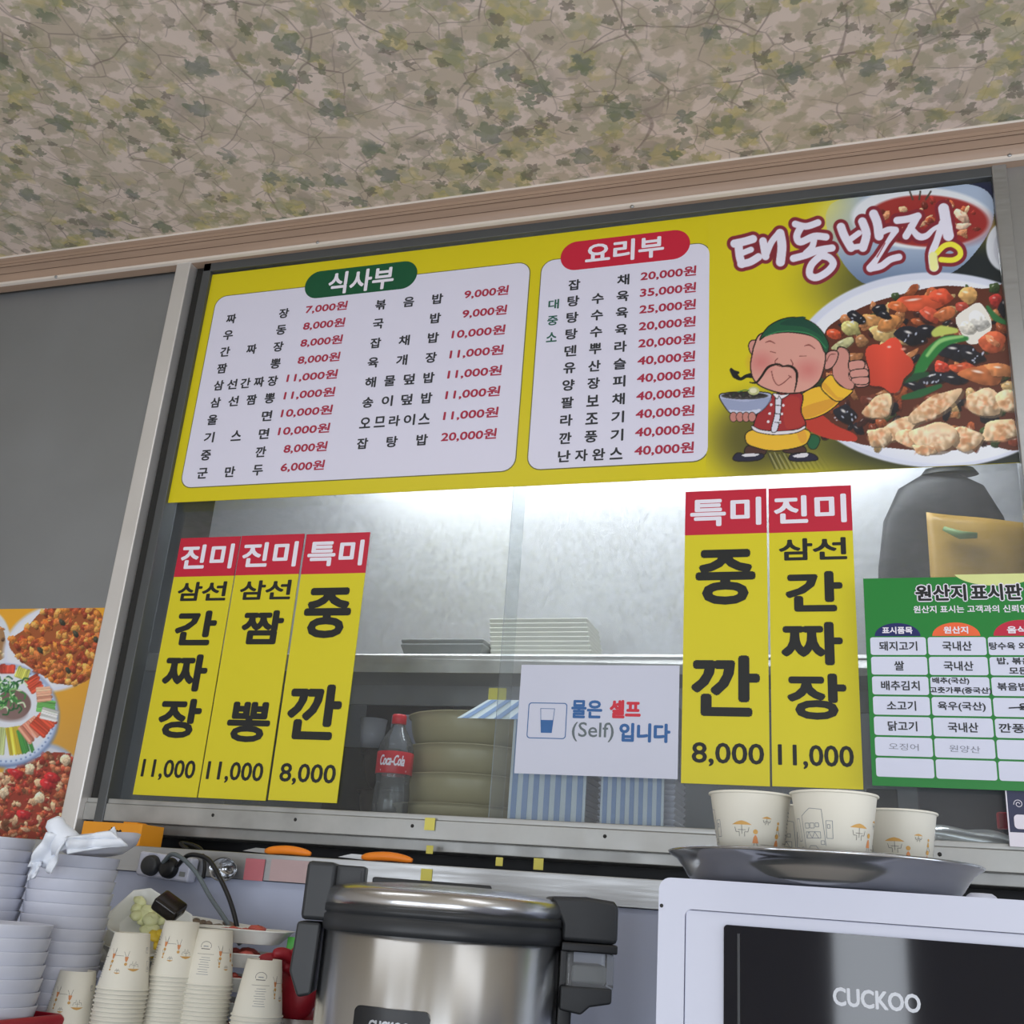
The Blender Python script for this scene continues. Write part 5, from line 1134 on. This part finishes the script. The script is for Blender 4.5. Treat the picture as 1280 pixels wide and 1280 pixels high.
# ================================================================= RICE COOKER
d0 = 1.44; cc = atd(557, 1127, d0); SC_ = d0 / FOC
rk = empty('rice_cooker', (cc.x, cc.y, TZ), math.atan2(-cc.x, cc.y)); tag(rk, 'large stainless steel rice cooker with charcoal handles in front of the hatch', 'rice cooker')
EZ = ZC - TZ                                           # eye height above the cooker's base
RR = 149 * SC_ * .992
lz = lambda py: EZ - (py - 1126) * SC_
MB().lathe([(.0001, .004), (RR * .94, .004), (RR * .96, .012), (RR * .985, .02), (RR * .985, lz(1166)), (RR * .97, lz(1165))], 96).build('body', M['cooksteel'], rk, True)
MB().lathe([(.0001, 0), (RR * .93, 0), (RR * .95, .006), (RR * .95, .014), (.0001, .014)], 64).build('base_ring', M['plastdark'], rk, True)
MB().lathe([(RR * .95, lz(1167)), (RR * 1.0, lz(1166)), (RR * 1.005, lz(1160)), (RR * 1.005, lz(1149)), (RR * .99, lz(1147)), (RR * .99, lz(1146)), (RR * 1.005, lz(1145)), (RR * 1.005, lz(1137)), (RR * .97, lz(1136))], 96).build('dark_band', M['plastblack'], rk, True)
MB().lathe([(RR * .985, lz(1138)), (RR * 1.0, lz(1137)), (RR * .998, lz(1128)), (RR * .985, lz(1121)), (RR * .955, lz(1117)), (RR * .90, lz(1114.5)), (RR * .7, lz(1110)), (RR * .4, lz(1107)), (.0001, lz(1106))], 96).build('lid', M['lidsteel'], rk, True)
MB().box(-.10, .06, -.02, .03, lz(1111), lz(1103)).build('lid_handle', M['plastblack'], rk, bevel=.003)
lx = lambda px: (px - 557) * SC_
# left hinge arm
la = MB().box(lx(384), lx(420), -.035, .055, lz(1158), lz(1090) + .0, 0).build('handle_housing', M['plastblack'], rk, bevel=.006)
MB().prism_xz([(lx(381), lz(1160)), (lx(410), lz(1160)), (lx(408), lz(1240)), (lx(392), lz(1244)), (lx(379), lz(1216))], -.035, .045).build('handle_grip', M['plastblack'], rk, bevel=.004)
MB().box(lx(418), lx(455), -.02, .03, lz(1122), lz(1092)).build('latch_block', M['plastblack'], rk, bevel=.003)
MB().box(lx(424), lx(450), -.0225, -.018, lz(1114), lz(1097)).build('latch_recess', M['plastdark'], la)
# right housing and dew cup
ra = MB().prism_xz([(lx(684), lz(1110)), (lx(728), lz(1108)), (lx(762), lz(1111)), (lx(768), lz(1116)), (lx(768), lz(1160)), (lx(700), lz(1160)), (lx(700), lz(1142))], -.05, .05).build('hinge_housing', M['plastblack'], rk, bevel=.006)
MB().box(lx(700), lx(768), -.052, .05, lz(1171), lz(1160.5)).build('hinge_rim', M['plastdark'], ra, bevel=.002)
MB().box(lx(708), lx(766), -.042, .04, lz(1212), lz(1171)).build('dew_cup', M['clearplastic'], rk, bevel=.004)
MB().box(lx(716), lx(758), -.034, .03, lz(1206), lz(1185)).build('dew_cup_insert', M['greytray'], rk, bevel=.004)
MB().prism_xz([(lx(702), lz(1209)), (lx(764), lz(1209)), (lx(764), lz(1226)), (lx(738), lz(1231)), (lx(728), lz(1240)), (lx(702), lz(1236))], -.044, .04).build('dew_cup_bracket', M['plastblack'], rk, bevel=.003)
MB().box(lx(700), lx(718), -.03, .03, lz(1126) - (EZ - .001) + .004, lz(1165)).build('side_strip', M['plastdark'], rk, bevel=.003)
# nameplate: curved plate on the drum
am = math.asin(max(-1, min(1, lx(508) / RR))); ha = math.asin(44 * SC_ / RR)
def curved(w_ang, z0, z1, r0, r1, seg=16, rad=.008):
    m = MB(); vs = []
    out = rrect(-w_ang * r1, w_ang * r1, z0, z1, rad, 6); n = len(out)
    for r_ in (r0, r1):
        for x, z in out: th = am + x / r1; vs.append((r_ * math.sin(th), -r_ * math.cos(th), z))
    cf = [n + i for i in range(n)]
    m.add(vs, [(i, (i + 1) % n, n + (i + 1) % n, n + i) for i in range(n)])
    # strip fill of the curved face
    top = sorted([v for v in out if v[1] >= (z0 + z1) / 2]); bot = sorted([v for v in out if v[1] < (z0 + z1) / 2]); k = min(len(top), len(bot))
    xs = np.linspace(-w_ang * r1, w_ang * r1, 24)
    def zl(x, sgn):
        e_ = w_ang * r1 - abs(x); d_ = 0 if e_ > rad else rad - math.sqrt(max(rad ** 2 - (rad - e_) ** 2, 0)); return z1 - d_ if sgn > 0 else z0 + d_
    q = []
    for x in xs:
        th = am + x / r1
        for s_ in (1, -1): q.append((r1 * math.sin(th), -r1 * math.cos(th), zl(x, s_)))
    m.add(q, [(2 * i, 2 * i + 1, 2 * i + 3, 2 * i + 2) for i in range(23)]); return m
npz = lz(1239)
npl = curved(ha, npz - .16, npz, RR * .98, RR * .985 + .005).build('control_panel', M['plastdark'], rk)
t = MB(); word(t, 'CUCKOO', 0, npz - .0195, .050, .0105, 0, .0006)
o_ = MB(); o_.f = t.f; o_.m = t.m
for (x, y, z) in t.v: th = am + x / RR; r_ = RR * .985 + .0056 - y; o_.v.append((r_ * math.sin(th), -r_ * math.cos(th), z))
o_.build('logo_lettering', M['logo'], npl, fixn=False)

# ================================================================= WHITE BOWL STACKS, CLOTH, RED TRAY
bR, bH, pit = .064, .050, .0172
bp = [(.0001, 0), (.050, 0), (.0535, .003), (.0565, .012), (.0590, .024), (.0606, bH - .0165), (.0612, bH - .0155), (bR, bH - .001), (bR, bH), (bR - .0015, bH), (.0598, bH - .0175), (.0578, .0245), (.0550, .0135), (.0001, .005)]
bo = MB().lathe(bp, 48).build('rice_bowl', M['melamine'], None, True); bme = bo.data; bpy.data.objects.remove(bo)
def bstack(px, py, d, zb, lab):
    p = atd(px, py, d); n = int((p.z - bH - zb) / pit) + 1
    for k in range(n):
        o = bpy.data.objects.new('rice_bowl', bme); COL.objects.link(o); o.location = (p.x + random.uniform(-.0006, .0006), p.y, p.z - bH - (n - 1 - k) * pit)
        tag(o, ('topmost white melamine bowl of the ' if k == n - 1 else 'white melamine bowl, %s from the top of the ' % ORD(n - 1 - k)) + lab, 'bowl', 'white bowls in the ' + lab)
    return p
bstack(-10, 1046, 1.64, TZ + .0, 'back left stack')
pc = bstack(97, 1070, 1.66, TZ, 'middle stack under the cloth')
RTZ = ZC - .243
bstack(7, 1153, 1.50, RTZ + .004, 'front left stack')
p = atd(0, 1266, 1.44)
rt = tray_mesh(.20, .205, .075, .08, .052, .006).build('red_tray', M['redplastic'], None, bevel=.003); rt.location = (atd(64, 1270, 1.42).x - .250, atd(7, 1153, 1.50).y - .0, RTZ); tag(rt, 'red plastic tray under the front left stack of white bowls', 'tray')
rs = MB().box(-.19, .19, -.12, .12, 0, RTZ - TZ).build('riser_box', M['darkframe'], None, bevel=.003); rs.location = (rt.location.x, rt.location.y, TZ); tag(rs, 'grey riser box on the service table below the red tray', 'box')
# lid dish lying on the middle stack
dk = MB().lathe(thick([(.0001, 0), (.040, 0), (.060, .012), (.066, .026)], .002), 48, sy=.8).build('serving_dish', M['melamine'], None, True)
pd = atd(113, 1072, 1.64); dk.location = (pd.x + .012, pd.y, pc.z + .003); dk.rotation_euler = (0, math.radians(-9), 0); tag(dk, 'tilted white oval dish lying on the middle stack of bowls', 'dish')
# knotted cloth
def cloth():
    random.seed(3); m = MB()
    def sheet(P, nu=18, nv=14, amp=.0035, seed=0):
        r = np.random.RandomState(seed); ph = r.rand(6) * 6.28; vs = []
        for i in range(nu + 1):
            for k in range(nv + 1):
                u = i / nu; v = k / nv
                a = P[0].lerp(P[1], u); b = P[3].lerp(P[2], u); q = a.lerp(b, v); nrm = (P[1] - P[0]).cross(P[3] - P[0]).normalized()
                h = math.sin(7 * u + ph[0] + 3 * v) + .7 * math.sin(11 * v + ph[1] - 4 * u) + .5 * math.sin(17 * u + 5 * v + ph[2]); bulge = 4 * u * (1 - u)
                vs.append(q + nrm * (amp * h + .010 * bulge))
        w_ = nv + 1; m.add(vs, [(i * w_ + k, (i + 1) * w_ + k, (i + 1) * w_ + k + 1, i * w_ + k + 1) for i in range(nu) for k in range(nv)])
    A = lambda x, y, d: atd(x, y, d)
    sheet([A(58, 1040, 1.56), A(84, 1048, 1.55), A(66, 1092, 1.55), A(36, 1082, 1.56)], seed=1)
    sheet([A(40, 1078, 1.555), A(50, 1082, 1.55), A(42, 1098, 1.55), A(33, 1100, 1.56)], seed=4, amp=.0015)
    sheet([A(80, 1046, 1.56), A(140, 1040, 1.58), A(160, 1056, 1.57), A(84, 1068, 1.555)], seed=2)
    sheet([A(92, 1052, 1.60), A(144, 1034, 1.61), A(148, 1050, 1.60), A(96, 1062, 1.58)], seed=6, amp=.002)
    # the standing knot
    pts = [A(84, 1058, 1.575), A(78, 1046, 1.575), A(72, 1036, 1.575), A(68, 1028, 1.575), A(66, 1023, 1.575)]
    m.tube(pts, [.024, .019, .0135, .0135, .008], 14)
    return m
ob = cloth().build('table_cloth', M['cloth'], None, True); sd = ob.modifiers.new('s', 'SOLIDIFY'); sd.thickness = .003; tag(ob, 'crumpled white cotton cloth knotted on top of the middle bowl stack', 'cloth')

# ================================================================= SIDE-DISH TRAYS BEHIND THE CUPS
def oct_tray(W_, D_, h, m):
    t = MB(); ring = lambda w_, d_, z: [(w_ * a, d_ * b, z) for a, b in ((-1, -.6), (-.7, -1), (.7, -1), (1, -.6), (1, .6), (.7, 1), (-.7, 1), (-1, .6))]
    R_ = [ring(W_ * .72, D_ * .72, 0), ring(W_ * .95, D_ * .95, h), ring(W_, D_, h + .001), ring(W_ * .99, D_ * .99, h + .003), ring(W_ * .93, D_ * .93, h + .002), ring(W_ * .70, D_ * .70, .002)]
    vs = sum(R_, []); fs = [(j * 8 + i, j * 8 + (i + 1) % 8, (j + 1) * 8 + (i + 1) % 8, (j + 1) * 8 + i) for j in range(5) for i in range(8)] + [tuple(range(8))[::-1], tuple(range(40, 48))]
    return t.add(vs, fs).build('side_dish_tray', m, None, bevel=.0015)
onion = mat('onion flesh', RGB(208, 210, 160, 1.2), .3, vary=.06); radish = mat('yellow pickled radish', RGB(222, 190, 60, 1.2), .3, vary=.05); kimchi = mat('red seasoned topping', RGB(180, 85, 75, 1.1), .4, vary=.2); sauce = mat('black bean sauce', RGB(32, 28, 26), .15)
seaweed = mat('brown seaweed topping', RGB(120, 105, 90), .4, vary=.2)
def dish(px, py, d, rx, ry, rz, W_, D_, label, food):
    o = oct_tray(W_, D_, .018, M['milky']); o.location = atd(px, py, d); o.rotation_euler = (math.radians(rx), math.radians(ry), math.radians(rz)); tag(o, label, 'food tray', 'side dish trays behind the cups')
    for nm, m, n, cx, cy, sp, r_ in food:
        fm = MB()
        for k in range(n): fm.ball((cx + random.uniform(-sp, sp), cy + random.uniform(-sp, sp) * .7, .010 + random.uniform(0, .012)), r_ * random.uniform(.7, 1.2), sx=random.uniform(.8, 1.6), sz=.6, jit=.12, seg=10)
        fm.build(nm, m, o, True)
    return o
dish(187, 1162, 1.70, 46, 24, 8, .062, .048, 'open clear tray of sliced onion tilted against the others', [('sliced_onion', onion, 14, -.015, .005, .026, .011), ('pickled_radish', radish, 5, .03, -.015, .010, .010)])
bl = MB().box(-.022, .022, -.018, .018, 0, .022).build('sauce_cup', sauce, None, bevel=.005); bl.location = atd(208, 1140, 1.66); bl.rotation_euler = (.5, .5, .3); tag(bl, 'small black sauce pack lying on the onion tray', 'sauce pack')
dish(172, 1192, 1.71, 20, 14, 0, .062, .045, 'clear tray with yellow pickled radish under the onion tray', [('pickled_radish', radish, 12, .03, -.01, .022, .010)])
dish(160, 1212, 1.71, 14, 10, 0, .062, .045, 'lowest clear tray of pickles left behind the cup stacks', [('pickled_radish', radish, 8, .02, -.01, .02, .010)])
pz = atd(300, 1190, 1.66)
for k in range(6):
    f_ = [('seasoned_topping', kimchi, 16, .0, -.012, .034, .009)]
    dish(302, 1178 + 0, 1.66, 0, 0, 14, .076, .048, ['white tray of red seasoned topping, topmost behind the cup stacks', 'second white tray under the red topping tray', 'third white tray from the top behind the cups', 'fourth white tray from the top behind the cups', 'fifth white tray from the top behind the cups', 'lowest white tray of the pile behind the cups'][k], f_).location.z -= .034 * k
dish(262, 1170, 1.74, 4, 4, 10, .070, .045, 'white tray of brown seaweed topping behind the tallest cup stack', [('seaweed_topping', seaweed, 14, 0, 0, .034, .009)])
base_z = atd(302, 1178, 1.66).z - .034 * 5
pl = MB().box(-.20, .10, -.07, .06, 0, base_z - TZ - .0005).build('storage_case', M['darkframe'], None, bevel=.004); pl.location = (pz.x - .02, pz.y + .02, TZ); tag(pl, 'grey case on the table below the pile of side dish trays', 'case')
# red rubber gloves by the cooker
def glove():
    m = MB(); A = lambda x, y, d: atd(x, y, d)
    m.ball(A(373, 1236, 1.60), .036, sx=.95, sy=.7, sz=1.25, seg=20, jit=.035)
    m.tube([A(376, 1262, 1.60), A(372, 1285, 1.60), A(370, 1320, 1.60)], [.030, .034, .036], 16)
    for pts in ([(372, 1215), (352, 1200), (338, 1197), (322, 1200)], [(376, 1212), (366, 1196), (352, 1190), (340, 1192)], [(380, 1210), (382, 1196), (374, 1188), (364, 1190)], [(386, 1212), (394, 1200), (394, 1190), (386, 1186)], [(372, 1218), (362, 1208), (352, 1207)]):
        m.tube([A(x, y, 1.60 - .006 * i) for i, (x, y) in enumerate(pts)], [.011, .0095, .009, .007][:len(pts)], 12)
    return m
g_ = glove().build('rubber_glove', M['rubberred'], None, True); g_.modifiers.new('s', 'SUBSURF').levels = 1; tag(g_, 'crumpled red rubber gloves stuffed between the cups and the rice cooker', 'gloves')
pt_ = atd(372, 1300, 1.60); jr = MB().lathe(thick([(.0001, 0), (.040, 0), (.042, .10)], .002), 36).build('steel_canister', M['steel'], None, True); jr.location = (pt_.x, pt_.y, TZ); jr.scale = (1, 1, (atd(372, 1272, 1.60).z - TZ) / .10); tag(jr, 'dark steel canister holding the red gloves', 'canister')
gp = MB().box(-.012, .012, -.004, .004, -.012, .012).build('green_wrapper', mat('bright green film', RGB(90, 190, 80), .4), None, bevel=.002); gp.location = atd(368, 1182, 1.66); tag(gp, 'scrap of bright green wrapper above the red gloves', 'wrapper')
